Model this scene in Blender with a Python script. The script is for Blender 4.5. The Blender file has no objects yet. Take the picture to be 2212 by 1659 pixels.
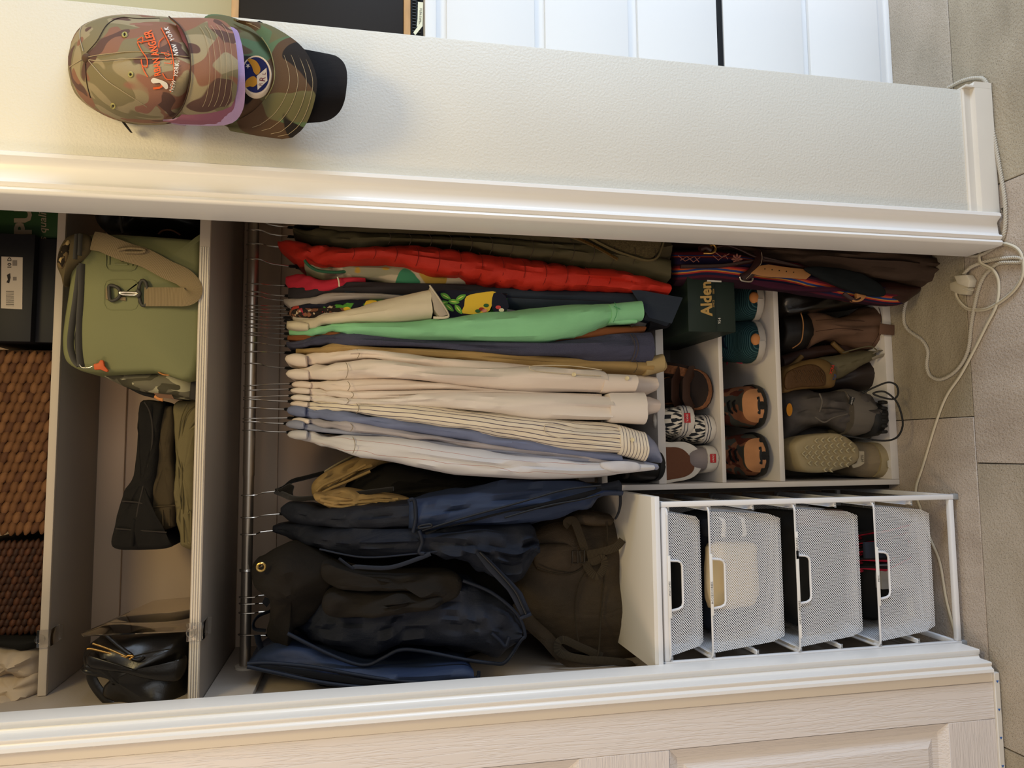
import bpy, bmesh, math, random
from mathutils import Vector, Matrix, noise
S = bpy.context.scene; COL = S.collection
PI = math.pi; rnd = random.Random(7)

# ---------------------------------------------------------------- camera, world, lights, exposure
CAMP = Vector((0.0, -1.34, 1.37)); FPX = 1600.0
CM = Matrix(((-0.009798212796468453, 0.9963197505010379, -0.08515250899148359),
             (-0.19816134221158244, -0.08540239498667568, -0.9764417613384834),
             (-0.980120440292365, 0.007306551312993398, 0.1982688498706021)))
cd = bpy.data.cameras.new('camera'); cam = bpy.data.objects.new('camera', cd); COL.objects.link(cam)
cam.matrix_world = Matrix.Translation(CAMP) @ CM.to_4x4()
cd.sensor_fit = 'HORIZONTAL'; cd.sensor_width = 36.0; cd.lens = 36.0 * FPX / 2212.0
cd.clip_start = 0.02; cd.clip_end = 60
S.camera = cam
S.view_settings.view_transform = 'Standard'; S.view_settings.look = 'None'
S.view_settings.gamma = 1.0; S.view_settings.use_curve_mapping = False
S.view_settings.exposure = 0.27
w = bpy.data.worlds.new('room_light'); S.world = w; w.use_nodes = True
bg = w.node_tree.nodes['Background']; bg.inputs[0].default_value = (0.95, 0.88, 0.80, 1); bg.inputs[1].default_value = 0.34

def area(name, loc, target, sx, sy, col, power):
    l = bpy.data.lights.new(name, 'AREA'); l.shape = 'RECTANGLE'; l.size = sx; l.size_y = sy
    l.color = col; l.energy = power
    o = bpy.data.objects.new(name, l); COL.objects.link(o); o.location = loc
    o.rotation_euler = (Vector(target) - Vector(loc)).to_track_quat('-Z', 'Y').to_euler()
    return o
area('window_daylight', (2.9, -1.05, 0.95), (0.3, 0.0, 0.75), 0.75, 1.5, (0.62, 0.78, 1.0), 56)
area('window_daylight', (0.9, -3.3, 1.1), (0.0, 0.2, 0.6), 1.3, 1.4, (0.84, 0.91, 1.0), 9)
area('ceiling_lamp', (0.55, -1.05, 2.62), (0.2, 0.1, 1.2), 0.45, 0.45, (1.0, 0.76, 0.34), 10.5)
area('hall_lamp', (-1.7, -1.9, 2.2), (0.0, 0.3, 1.0), 0.6, 0.6, (1.0, 0.70, 0.43), 13)

# ---------------------------------------------------------------- measuring helpers (pixel of the 2212x1659 photo + real depth -> point of the room)
def ray(x, y):
    d = CM @ Vector(((x - 1106) / FPX, -(y - 829.5) / FPX, -1)); return d / d.y
def at(x, y, Y):
    return CAMP + ray(x, y) * (Y - CAMP.y)
def onfloor(x, y, h=0.0):
    r = ray(x, y); return CAMP + r * ((h - CAMP.z) / r.z)
def onz(x, y, z): return onfloor(x, y, z)
def plane(Y): return lambda x, y: at(x, y, Y)

# ---------------------------------------------------------------- materials
def lin(h):
    if isinstance(h, str):
        c = [int(h[i:i + 2], 16) / 255 for i in (0, 2, 4)]
    else: c = h
    return tuple((v / 12.92 if v <= .04045 else ((v + .055) / 1.055) ** 2.4) for v in c) + (1,)
MC = {}
class NT:
    def __init__(s, name):
        s.m = bpy.data.materials.new(name); s.m.use_nodes = True; s.t = s.m.node_tree
        s.b = s.t.nodes['Principled BSDF']
    def n(s, typ, **k):
        n = s.t.nodes.new('ShaderNode' + typ)
        for a, b in k.items():
            if a.startswith('i_'): n.inputs[a[2:].replace('_', ' ')].default_value = b
            else: setattr(n, a, b)
        return n
    def l(s, a, b): s.t.links.new(a, b)
    def coord(s, kind='Object', scale=(1, 1, 1)):
        c = s.n('TexCoord'); m = s.n('Mapping'); m.inputs['Scale'].default_value = scale
        s.l(c.outputs[kind], m.inputs[0]); return m.outputs[0]
    def ramp(s, fac, stops, const=False):
        r = s.n('ValToRGB'); s.l(fac, r.inputs[0]); e = r.color_ramp
        if const: e.interpolation = 'CONSTANT'
        while len(e.elements) < len(stops): e.elements.new(.5)
        for i, (p, c) in enumerate(stops):
            e.elements[i].position = p; e.elements[i].color = lin(c) if isinstance(c, str) else c
        return r.outputs[0]
    def bump(s, h, st, dist=.002):
        b = s.n('Bump'); b.inputs['Strength'].default_value = st; b.inputs['Distance'].default_value = dist
        s.l(h, b.inputs['Height']); s.l(b.outputs[0], s.b.inputs['Normal'])
def mat(name, col, rough=.8, metal=0, spec=.3, bump=None, var=0, stretch=(1, 1, 1), vscale=6, sheen=0, coat=0, bd=.002):
    if name in MC: return MC[name]
    k = NT(name); b = k.b
    b.inputs['Roughness'].default_value = rough; b.inputs['Metallic'].default_value = metal
    b.inputs['Specular IOR Level'].default_value = spec
    if sheen: b.inputs['Sheen Weight'].default_value = sheen
    if coat: b.inputs['Coat Weight'].default_value = coat
    c = lin(col); b.inputs['Base Color'].default_value = c
    if var:
        n = k.n('TexNoise', i_Scale=vscale, i_Detail=5.0); k.l(k.coord(scale=stretch), n.inputs['Vector'])
        d = tuple(max(0, v * (1 - var)) for v in c[:3]) + (1,); e = tuple(min(1, v * (1 + var)) for v in c[:3]) + (1,)
        k.l(k.ramp(n.outputs[0], [(.3, d), (.7, e)]), b.inputs['Base Color'])
    if bump:
        n = k.n('TexNoise', i_Scale=bump[0], i_Detail=3.0); k.l(k.coord(scale=stretch), n.inputs['Vector'])
        k.bump(n.outputs[0], bump[1], bd)
    MC[name] = k.m; return k.m
def fabric(name, col, rough=.9, weave=1500, st=.12, var=.06, sheen=0, fold=True):
    if name in MC: return MC[name]
    k = NT(name); b = k.b
    b.inputs['Roughness'].default_value = rough; b.inputs['Specular IOR Level'].default_value = .2
    if sheen: b.inputs['Sheen Weight'].default_value = sheen
    c = lin(col)
    n = k.n('TexNoise', i_Scale=14.0, i_Detail=4.0); k.l(k.coord(), n.inputs['Vector'])
    d = tuple(v * (1 - var) for v in c[:3]) + (1,); e = tuple(min(1, v * (1 + var)) for v in c[:3]) + (1,)
    k.l(k.ramp(n.outputs[0], [(.3, d), (.7, e)]), b.inputs['Base Color'])
    n2 = k.n('TexNoise', i_Scale=float(weave), i_Detail=1.0); k.l(k.coord(), n2.inputs['Vector'])
    n3 = k.n('TexNoise', i_Scale=9.0, i_Detail=3.0, i_Distortion=.6); k.l(k.coord(scale=(3, 3, 1)), n3.inputs['Vector'])
    a = k.n('Math', operation='MULTIPLY_ADD'); k.l(n3.outputs[0], a.inputs[0]); a.inputs[1].default_value = 7.0; k.l(n2.outputs[0], a.inputs[2])
    k.bump(a.outputs[0], st * 2.2, .0016)
    MC[name] = k.m; return k.m
def patches(name, cols, scale=14, rough=.9, base='9a8a6a', stretch=(1, 1, 1), thr=.56, seed=0, coord='Object'):
    """camouflage / print: layered noise blobs"""
    k = NT(name); k.b.inputs['Roughness'].default_value = rough; k.b.inputs['Specular IOR Level'].default_value = .2
    mp = k.n('Mapping'); tc = k.n('TexCoord'); k.l(tc.outputs[coord], mp.inputs[0]); mp.inputs['Scale'].default_value = stretch
    prev = None
    for i, (c, t) in enumerate(cols):
        ad = k.n('VectorMath', operation='ADD'); k.l(mp.outputs[0], ad.inputs[0]); ad.inputs[1].default_value = (i * 3.7 + seed, i * 1.9, i * 5.3)
        n = k.n('TexNoise', i_Scale=float(scale), i_Detail=1.2, i_Roughness=.4, i_Distortion=.5); k.l(ad.outputs[0], n.inputs['Vector'])
        r = k.ramp(n.outputs[0], [(t, (0, 0, 0, 1)), (t + .012, (1, 1, 1, 1))])
        mx = k.n('Mix', data_type='RGBA'); k.l(r, mx.inputs[0])
        if prev is None: mx.inputs[6].default_value = lin(base)
        else: k.l(prev, mx.inputs[6])
        mx.inputs[7].default_value = lin(c); prev = mx.outputs[2]
    k.l(prev, k.b.inputs['Base Color'])
    n2 = k.n('TexNoise', i_Scale=900.0); k.l(k.coord(), n2.inputs['Vector']); k.bump(n2.outputs[0], .15)
    return k.m
def stripes(name, stops, period, axis=0, rough=.85, bumpy=0, const=True):
    """lengthwise woven stripes by the cloth's own coordinates (metres)"""
    k = NT(name); k.b.inputs['Roughness'].default_value = rough; k.b.inputs['Specular IOR Level'].default_value = .2
    tc = k.n('TexCoord'); sp = k.n('SeparateXYZ'); k.l(tc.outputs['UV'], sp.inputs[0])
    d = k.n('Math', operation='DIVIDE'); k.l(sp.outputs[axis], d.inputs[0]); d.inputs[1].default_value = period
    f = k.n('Math', operation='FRACT'); k.l(d.outputs[0], f.inputs[0])
    k.l(k.ramp(f.outputs[0], stops, const), k.b.inputs['Base Color'])
    n2 = k.n('TexNoise', i_Scale=1200.0); k.l(k.coord(), n2.inputs['Vector']); k.bump(n2.outputs[0], .2)
    return k.m
def perforated(name, col, pitch=.0040, hole=.37):
    """sheet steel with staggered round holes that are really open"""
    k = NT(name); b = k.b; b.inputs['Base Color'].default_value = lin(col); b.inputs['Roughness'].default_value = .45
    tc = k.n('TexCoord'); mp = k.n('Mapping'); k.l(tc.outputs['UV'], mp.inputs[0]); mp.inputs['Rotation'].default_value = (0, 0, PI / 4)
    mp.inputs['Scale'].default_value = (1 / pitch,) * 3
    fr = k.n('VectorMath', operation='FRACTION'); k.l(mp.outputs[0], fr.inputs[0])
    sb = k.n('VectorMath', operation='DISTANCE'); k.l(fr.outputs[0], sb.inputs[0]); sb.inputs[1].default_value = (.5, .5, 0)
    sx = k.n('SeparateXYZ'); k.l(fr.outputs[0], sx.inputs[0])
    cx = k.n('CombineXYZ'); k.l(sx.outputs[0], cx.inputs[0]); k.l(sx.outputs[1], cx.inputs[1]); k.l(cx.outputs[0], sb.inputs[0])
    g = k.n('Math', operation='GREATER_THAN'); k.l(sb.outputs['Value'], g.inputs[0]); g.inputs[1].default_value = hole
    k.l(g.outputs[0], b.inputs['Alpha'])
    return k.m

# ---------------------------------------------------------------- mesh builder
LOC = {}
class MB:
    def __init__(s): s.v = []; s.f = []; s.uv = []; s.T = None
    def add(s, p, uv=(0, 0)):
        p = Vector(p)
        if s.T is not None: p = s.T @ p
        s.v.append(p); s.uv.append(uv); return len(s.v) - 1
    def box(s, a, b):
        x0, x1 = sorted((a[0], b[0])); y0, y1 = sorted((a[1], b[1])); z0, z1 = sorted((a[2], b[2]))
        i = [s.add(p, (p[0] + p[1], p[2])) for p in ((x0, y0, z0), (x1, y0, z0), (x1, y1, z0), (x0, y1, z0), (x0, y0, z1), (x1, y0, z1), (x1, y1, z1), (x0, y1, z1))]
        for q in ((0, 3, 2, 1), (4, 5, 6, 7), (0, 1, 5, 4), (1, 2, 6, 5), (2, 3, 7, 6), (3, 0, 4, 7)): s.f.append([i[k] for k in q])
        return s
    def loft(s, rings, caps=True, closed=True, uvs=None):
        n = len(rings[0]); ids = []
        L = 0
        for r, ring in enumerate(rings):
            if r: L += (Vector(ring[0]) - Vector(rings[r - 1][0])).length
            row = []; U = 0
            for j, p in enumerate(ring):
                if j: U += (Vector(p) - Vector(ring[j - 1])).length
                row.append(s.add(p, uvs[r][j] if uvs else (U, L)))
            ids.append(row)
        for r in range(len(rings) - 1):
            for j in range(n if closed else n - 1):
                k = (j + 1) % n
                s.f.append([ids[r][j], ids[r][k], ids[r + 1][k], ids[r + 1][j]])
        if caps and closed:
            s.f.append(ids[0][::-1]); s.f.append(ids[-1][:])
        return s
    def tube(s, pts, r, n=8, closed=False, flat=None, up=None):
        pts = [Vector(p) for p in pts]; rings = []; N = len(pts)
        prev = None
        for i, p in enumerate(pts):
            a = pts[(i - 1) % N] if (closed or i) else p; b = pts[(i + 1) % N] if (closed or i < N - 1) else p
            t = (b - a); t = t.normalized() if t.length > 1e-9 else Vector((0, 0, 1))
            if up is not None:
                u = Vector(up) - t * t.dot(Vector(up)); u = u.normalized() if u.length > 1e-6 else Vector((1, 0, 0))
            elif prev is None:
                u = t.orthogonal().normalized()
            else:
                u = prev - t * prev.dot(t); u = u.normalized() if u.length > 1e-6 else t.orthogonal().normalized()
            prev = u; w_ = t.cross(u)
            rr = r[i] if isinstance(r, (list, tuple)) else r
            ra, rb = (rr, rr) if flat is None else (rr, rr * flat)
            rings.append([p + w_ * math.cos(2 * PI * j / n) * ra + u * math.sin(2 * PI * j / n) * rb for j in range(n)])
        if closed: rings.append(rings[0]); s.loft(rings, caps=False)
        else: s.loft(rings)
        return s
    def ball(s, c, r, n=10, m=6):
        r = (r, r, r) if not isinstance(r, (tuple, list)) else r
        rings = []
        for i in range(m + 1):
            a = -PI / 2 + PI * (.02 + .96 * i / m)
            rings.append([(c[0] + r[0] * math.cos(a) * math.cos(2 * PI * j / n), c[1] + r[1] * math.cos(a) * math.sin(2 * PI * j / n), c[2] + r[2] * math.sin(a)) for j in range(n)])
        return s.loft(rings)
    def prism(s, poly, off):
        n = len(poly); off = Vector(off)
        a = [s.add(p, (p[0], p[2])) for p in poly]; b = [s.add(Vector(p) + off, (p[0], p[2])) for p in poly]
        s.f.append(a[::-1]); s.f.append(b)
        for i in range(n):
            k = (i + 1) % n; s.f.append([a[i], a[k], b[k], b[i]])
        return s
    def sheet(s, rows, uvs=None):
        return s.loft(rows, caps=False, closed=False, uvs=uvs)
    def build(s, name, m, parent=None, bevel=0, seg=2, ang=38, kind=None, thick=0, sub=0):
        me = bpy.data.meshes.new(name); me.from_pydata([tuple(v) for v in s.v], [], s.f)
        ul = me.uv_layers.new(name='UVMap')
        for lp in me.loops: ul.data[lp.index].uv = s.uv[lp.vertex_index]
        bm = bmesh.new(); bm.from_mesh(me)
        bmesh.ops.recalc_face_normals(bm, faces=bm.faces)
        if thick:
            r = bmesh.ops.solidify(bm, geom=bm.faces[:], thickness=thick)
        if bevel:
            ed = [e for e in bm.edges if len(e.link_faces) == 2 and e.calc_face_angle(0) > math.radians(35)]
            bmesh.ops.bevel(bm, geom=ed, offset=bevel, segments=seg, profile=.5, affect='EDGES', clamp_overlap=True)
        for f in bm.faces: f.smooth = True
        for e in bm.edges:
            if len(e.link_faces) == 2 and e.calc_face_angle(0) > math.radians(ang): e.smooth = False
        bm.to_mesh(me); bm.free(); me.materials.append(m)
        o = bpy.data.objects.new(name, me); COL.objects.link(o)
        if sub:
            md = o.modifiers.new('smooth', 'SUBSURF'); md.levels = sub; md.render_levels = sub
        if parent is not None: attach(o, parent)
        if kind: o['kind'] = kind
        return o
def attach(o, parent):
    o.parent = parent
    if parent.type == 'EMPTY': o.matrix_parent_inverse = Matrix.Translation(-Vector(parent.location))
def tag(o, label=None, cat=None, group=None, kind=None):
    for a, b in (('label', label), ('category', cat), ('group', group), ('kind', kind)):
        if b: o[a] = b
    return o
def thing(name, label, cat, loc=(0, 0, 0), group=None):
    o = bpy.data.objects.new(name, None); COL.objects.link(o); o.location = loc; o.empty_display_size = .05
    return tag(o, label, cat, group)
def cbox(name, a, b, m, parent=None, bevel=.0015, **k): return MB().box(a, b).build(name, m, parent, bevel=bevel, **k)

def smooth_closed(pts, k=6):
    """Catmull-Rom through a closed 2-D polygon"""
    n = len(pts); out = []
    for i in range(n):
        p0, p1, p2, p3 = (pts[(i + d) % n] for d in (-1, 0, 1, 2))
        for j in range(k):
            t = j / k
            out.append(tuple(.5 * ((2 * p1[c]) + (-p0[c] + p2[c]) * t + (2 * p0[c] - 5 * p1[c] + 4 * p2[c] - p3[c]) * t * t + (-p0[c] + 3 * p1[c] - 3 * p2[c] + p3[c]) * t ** 3) for c in range(len(p1))))
    return out
def smooth_open(pts, k=6):
    n = len(pts); out = []
    for i in range(n - 1):
        p0 = pts[max(0, i - 1)]; p1 = pts[i]; p2 = pts[i + 1]; p3 = pts[min(n - 1, i + 2)]
        for j in range(k):
            t = j / k
            out.append(tuple(.5 * ((2 * p1[c]) + (-p0[c] + p2[c]) * t + (2 * p0[c] - 5 * p1[c] + 4 * p2[c] - p3[c]) * t * t + (-p0[c] + 3 * p1[c] - 3 * p2[c] + p3[c]) * t ** 3) for c in range(len(p1))))
    out.append(tuple(pts[-1])); return out
def interp(rows, x):
    if x <= rows[0][0]: return rows[0][1:]
    for a, b in zip(rows, rows[1:]):
        if x <= b[0]:
            t = (x - a[0]) / (b[0] - a[0]); t = t * t * (3 - 2 * t) * .35 + t * .65
            return tuple(a[i] * (1 - t) + b[i] * t for i in range(1, len(a)))
    return rows[-1][1:]

def crv(rows, x):
    return interp(smooth_open(rows, 6), x)

def drape(name, rows, Yf, Yb, m, parent=None, n=46, mm=34, amp=.0035, seed=0, taper=.5, puff=0, puffp=.042, slope=True, wl=34, fac=None, kind=None):
    """hanging cloth: closed sections stacked down the garment; rows = (px, right edge, left edge) at the front"""
    if len(rows) > 3 and len({len(r) for r in rows}) == 1:
        rows = smooth_open(rows, 4)
        for i in range(1, len(rows)):
            if rows[i][0] <= rows[i - 1][0]: rows[i] = (rows[i - 1][0] + .01,) + tuple(rows[i][1:])
    x0 = rows[0][0]; x1 = rows[-1][0]; rings = []; uvs = []; L = 0; pz = None
    for i in range(n):
        px = x0 + (x1 - x0) * i / (n - 1)
        r = interp(rows, px); yt, yb = r[0], r[1]
        yf = Yf if len(r) < 3 else r[2]
        if slope and px < 775 and len(r) < 3:
            t = max(0, min(1, (px - 618) / 157)); t = t ** .75
            yf = .455 + (Yf - .455) * t
        ybk = Yb
        if slope and px < 775:
            t = max(0, min(1, (px - 618) / 157)) ** .75; ybk = .525 + (Yb - .525) * t
        A = at(px, yt, yf); B = at(px, yb, yf)
        hw = max(.0015, (A.x - B.x) / 2); xc = (A.x + B.x) / 2; z = (A.z + B.z) / 2
        if pz is not None: L += abs(z - pz)
        pz = z; D = ybk - yf; nose = min(.45, hw * .9 / D + .02)
        pf = 1.0
        if puff: pf = 1 + puff * (abs(math.sin(PI * L / puffp)) ** .45 - .75)
        ring = []; uv = []; U = 0; last = None
        for j in range(mm):
            ph = 2 * PI * (j + .5) / mm - PI  # seam at the back
            t = (1 - math.cos(ph)) / 2; t = t ** 1.35
            sg = 1 if ph > 0 else -1
            if t < nose: g = math.sqrt(max(0, 1 - (1 - t / nose) ** 2))
            else: g = 1 - (1 - taper) * (t - nose) / (1 - nose)
            if t > .97: g *= .5
            x = xc + sg * hw * g * pf; y = yf + D * t
            nx = sg * min(1, g * 1.0); ny = -(1 - min(1, t / nose)) if t < nose else 0
            q = x * wl * .5 + sg * 3
            rg_ = 1 - abs(noise.noise(Vector((x * wl * 1.3, y * wl * .6 + sg * 3, z * 3.4 + seed * 2.7)))) * 3.2
            d = amp * (noise.noise(Vector((x * wl * 2, y * wl * .8 + sg * 5, z * 2.6 + seed * 7.1))) * 1.3 + .55 * noise.noise(Vector((x * 90, y * 50, z * 9 + seed * 3.3))) + .5 * max(-.6, rg_) - .1)
            d *= min(1, L / .06 + .15)
            p = Vector((x + nx * d, y + ny * d * 1.6, z + .004 * noise.noise(Vector((x * 30, y * 9, seed)))))
            if last is not None: U += (p - last).length
            last = p; ring.append(p); uv.append((U, L))
        mid = uv[mm // 2][0]
        uv = [(a - mid + 5, b) for a, b in uv]
        rings.append(ring); uvs.append(uv)
    return MB().loft(rings, uvs=uvs).build(name, m, parent, ang=60, kind=kind)

def pillow(name, poly, Yo, front, back, m, parent=None, k=5, rings_n=7, amp=.004, seed=0, flatp=2.2, freq=16, surf=None, ang=50, kind=None):
    """closed soft body: outline polygon (px,py) at depth Yo, bulging to the front and reaching back"""
    P = smooth_closed(poly, k); n = len(P)
    cx = sum(p[0] for p in P) / n; cy = sum(p[1] for p in P) / n
    R = []
    O = [at(p[0], p[1], Yo) for p in P]; C = at(cx, cy, Yo)
    def ring(s, y):
        out = []
        for q in O:
            v = C + (q - C) * s; p = Vector((v.x, Yo + y, v.z))
            rg_ = max(-.7, 1 - abs(noise.noise(Vector((v.x * freq * .9 + v.z * freq * .5, v.z * freq * .5, seed * 1.3)))) * 3.4)
            d = amp * (noise.noise(Vector((v.x * freq, v.z * freq * .6, seed * 5.1))) + .5 * noise.noise(Vector((v.x * freq * 2.6, v.z * freq * 2.2, seed * 3.7))) - .45 * rg_)
            out.append(p + Vector((0, 1, 0)) * d * (1.6 if y < back * .5 else .4))
        return out
    R.append(ring(.25, back)); R.append(ring(.8, back)); R.append(ring(.95, back * .8)); R.append(ring(1, back * .4)); R.append(ring(1, 0))
    for i in range(1, rings_n + 1):
        s = math.cos(PI / 2 * i / (rings_n + .25)); R.append(ring(s ** .8, -front * (1 - s ** flatp) ** (1 / flatp)))
    uvs = [[(p.x, p.z) for p in r] for r in R]
    return MB().loft(R, uvs=uvs).build(name, m, parent, ang=ang, kind=kind)
def slab(name, poly, Yf, depth, m, parent=None, bevel=.003, seg=2, k=0):
    if k: poly = smooth_closed(poly, k)
    return MB().prism([at(p[0], p[1], Yf) for p in poly], (0, depth, 0)).build(name, m, parent, bevel=bevel, seg=seg)
def pxtube(name, pts, Y, r, m, parent=None, n=7, k=5, closed=False, flat=None, surf=None, off=.0, up=None):
    pts = [tuple(p) if len(p) > 2 else (p[0], p[1], Y) for p in pts]
    P = (smooth_closed(pts, k) if closed else smooth_open(pts, k)) if k else pts
    if surf: V = [surf(p[0], p[1]) + Vector((0, -off, 0)) for p in P]
    else: V = [at(p[0], p[1], p[2] if len(p) > 2 else Y) for p in P]
    return MB().tube(V, r, n, closed=closed, flat=flat, up=up).build(name, m, parent, ang=60)
def decal(name, poly, surf, m, parent=None, off=.0008, k=0):
    P = smooth_closed(poly, k) if k else poly
    cx = sum(p[0] for p in P) / len(P); cy = sum(p[1] for p in P) / len(P)
    b = MB(); rows = []
    for s in (.02, .35, .7, 1): rows.append([surf(cx + (p[0] - cx) * s, cy + (p[1] - cy) * s) + Vector((0, -off, 0)) for p in P])
    b.loft(rows, caps=False); b.f.append(list(range(len(P))))
    return b.build(name, m, parent, ang=60)
def lettering(txt, size, org, surf, m, parent=None, ang=0, off=.0012, name='lettering', sx=1, shear=0, warp=None, flip=1, align='CENTER', bold=0):
    """flat print. size and origin in photo pixels; text runs up the photo (along the room's +X)"""
    c = bpy.data.curves.new('t', 'FONT'); c.body = txt; c.size = 1; c.align_x = align; c.align_y = 'CENTER'; c.shear = shear; c.resolution_u = 2
    if bold: c.offset = bold
    o = bpy.data.objects.new('t', c); COL.objects.link(o)
    dg = bpy.context.evaluated_depsgraph_get(); me = bpy.data.meshes.new_from_object(o.evaluated_get(dg))
    bpy.data.objects.remove(o)
    ca, sa = math.cos(ang), math.sin(ang)
    for v in me.vertices:
        x, y = v.co.x * size * sx * flip, v.co.y * size * flip
        if warp: x, y = warp(x, y)
        X, Y = x * ca - y * sa, x * sa + y * ca
        p = surf(org[0] - Y, org[1] - X) + Vector((0, -off, 0)); v.co = p
    me.name = name; me.materials.clear(); me.materials.append(m)
    ob = bpy.data.objects.new(name, me); COL.objects.link(ob)
    if parent is not None: attach(ob, parent)
    return ob

# ================================================================ THE SETTING
paint = mat('wall_paint', 'd6d3c9', .5, bump=(210, .6), bd=.0016, var=.015)
trimw = mat('trim_paint', 'e9e6e2', .32, spec=.5, bump=(26, .12), bd=.002)
inner = mat('closet_paint', 'b3a79a', .5, bump=(160, .15), var=.02)
backp = mat('back_wall_paint', 'bfa892', .55, bump=(60, .1), var=.03)
white_met = mat('white_metal', 'e8e8ea', .35, spec=.5)
mel = mat('white_melamine', 'dcd6d0', .4, spec=.4, bump=(90, .03))
black = mat('black_shadowless', '15130f', .8)
def struct(name, a, b, m, **k): return tag(cbox(name, a, b, m, **k), kind='structure')
WY = .014
struct('wall_front', (.4557, WY, -.02), (.783, .088, 2.6), paint, bevel=.003)
struct('wall_front_left', (-2.2, .20, -.02), (-1.45, .30, 2.6), paint)
struct('wall_top', (-1.45, WY, 2.42), (.4557, .088, 2.6), paint)
struct('wall_back', (-.62, .70, -.02), (.70, .74, 2.6), backp)
struct('wall_left', (-.60, .19, -.02), (-.512, .70, 2.6), inner)
struct('wall_right', (.66, .088, -.02), (.70, .70, 2.6), inner)
struct('wall_corner', (.70, .088, -.02), (.783, .80, 2.6), paint)
struct('wall_far', (.783, .80, -.02), (3.2, .84, 2.6), mat('far_wall_paint', 'd9d3ae', .6, bump=(200, .1)))
struct('ceiling', (-.60, .088, 2.45), (.70, .74, 2.5), inner)

# floor: large-format stone tiles, each a piece
def tile_mat(name, a, b, c, sc):
    k = NT(name); k.b.inputs['Roughness'].default_value = .55
    n = k.n('TexNoise', i_Scale=5.0, i_Detail=6.0, i_Distortion=.3); k.l(k.coord(scale=sc), n.inputs['Vector'])
    n2 = k.n('TexNoise', i_Scale=420.0, i_Detail=2.0); k.l(k.coord(), n2.inputs['Vector'])
    r1 = k.ramp(n.outputs[0], [(.25, a), (.5, b), (.75, c)])
    r2 = k.ramp(n2.outputs[0], [(.33, '5a5650'), (.45, 'ffffff'), (.72, 'ffffff')])
    mx = k.n('Mix', data_type='RGBA', blend_type='MULTIPLY'); mx.inputs[0].default_value = .55
    k.l(r1, mx.inputs[6]); k.l(r2, mx.inputs[7]); k.l(mx.outputs[2], k.b.inputs['Base Color'])
    v = k.n('TexVoronoi', i_Scale=170.0); k.l(k.coord(), v.inputs['Vector'])
    ad = k.n('Math', operation='MULTIPLY_ADD'); k.l(n2.outputs[0], ad.inputs[0]); ad.inputs[1].default_value = .7; k.l(v.outputs[0], ad.inputs[2])
    k.bump(ad.outputs[0], .55, .0015); return k.m
TM = [tile_mat('stone_tile_a', '938874', 'a39884', 'b3a894', (1, 2.5, 1)), tile_mat('stone_tile_b', 'a5978a', 'b6a99c', 'c2b6aa', (2.5, 1, 1)), tile_mat('stone_tile_c', '9d9382', 'ada292', 'bbb0a2', (1, 1.5, 1))]
fl = struct('floor', (-2.3, -3.0, -.05), (3.2, .80, -.009), mat('grout', '6f6a60', .9, bump=(300, .3)), bevel=0)
ti = 0
for r in range(-5, 2):
    y0 = .11 + .613 * r; y1 = y0 + .613; off = -.046 if r < 0 else .06
    if r % 2 == 0 and r < 0: off += .0
    if y0 > .8: continue
    for c in range(-4, 6):
        x0 = off + .613 * c; x1 = x0 + .613
        if x1 < -2.3 or x0 > 3.2: continue
        cbox('tile', (max(x0 + .001, -2.3), max(y0 + .001, -3), -.009), (min(x1 - .001, 3.2), min(y1 - .001, .80), 0), TM[(c * 2 + r * 5) % 3], fl, bevel=.0012, seg=1)

# casing of the opening (moulded profile) and jamb
prof = [(.500, WY), (.500, -.004), (.497, -.010), (.490, -.011), (.486, -.006), (.482, -.001), (.478, .001), (.455, -.001), (.451, -.003), (.449, -.008), (.445, -.011), (.441, -.008), (.4385, -.005), (.436, -.009), (.432, -.011), (.428, -.009), (.4257, -.005), (.4257, .088), (.4555, .088), (.4555, WY)]
o = MB().prism([(x, y, .012) for x, y in prof], (0, 0, 2.42)).build('trim_1', trimw, ang=50); tag(o, kind='structure')
# baseboard
bp = [(.014, .072), (.0105, .072), (.008, .069), (.009, .062), (.010, .052), (.0075, .050), (.0005, .048), (.0, .046), (.0, .004), (.014, .004)]
o = MB().prism([(.5005, y, z) for y, z in bp], (.2823, 0, 0)).build('baseboard_front', mat('baseboard_paint', 'd9d2c6', .45, bump=(40, .15), var=.05), ang=25); tag(o, kind='structure')
o = MB().prism([(.783 + .0136 - y * .97, .0, z) for y, z in bp], (0, .78, 0)).build('baseboard_corner', MC['baseboard_paint'], ang=25); tag(o, kind='structure')
MB().prism([(.4985, -.0112, .0), (.512, -.0112, .0), (.507, -.0112, .011), (.5015, -.0112, .006), (.4987, -.0112, .014)], (0, .002, 0)).build('paint_chip', mat('chipped_dark', '4a4438', .9), bpy.data.objects['baseboard_front'])

# closet ledge boards on the back wall under both shelves, and the side cleat
struct('trim_2', (-.512, .688, 1.955), (.66, .70, 2.018), mat('cleat_paint', 'c4ab92', .5))
struct('trim_3', (-.512, .688, 1.585), (.66, .70, 1.68), MC['cleat_paint'])
struct('trim_4', (-.512, .262, 1.585), (-.497, .688, 1.68), inner)

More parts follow.
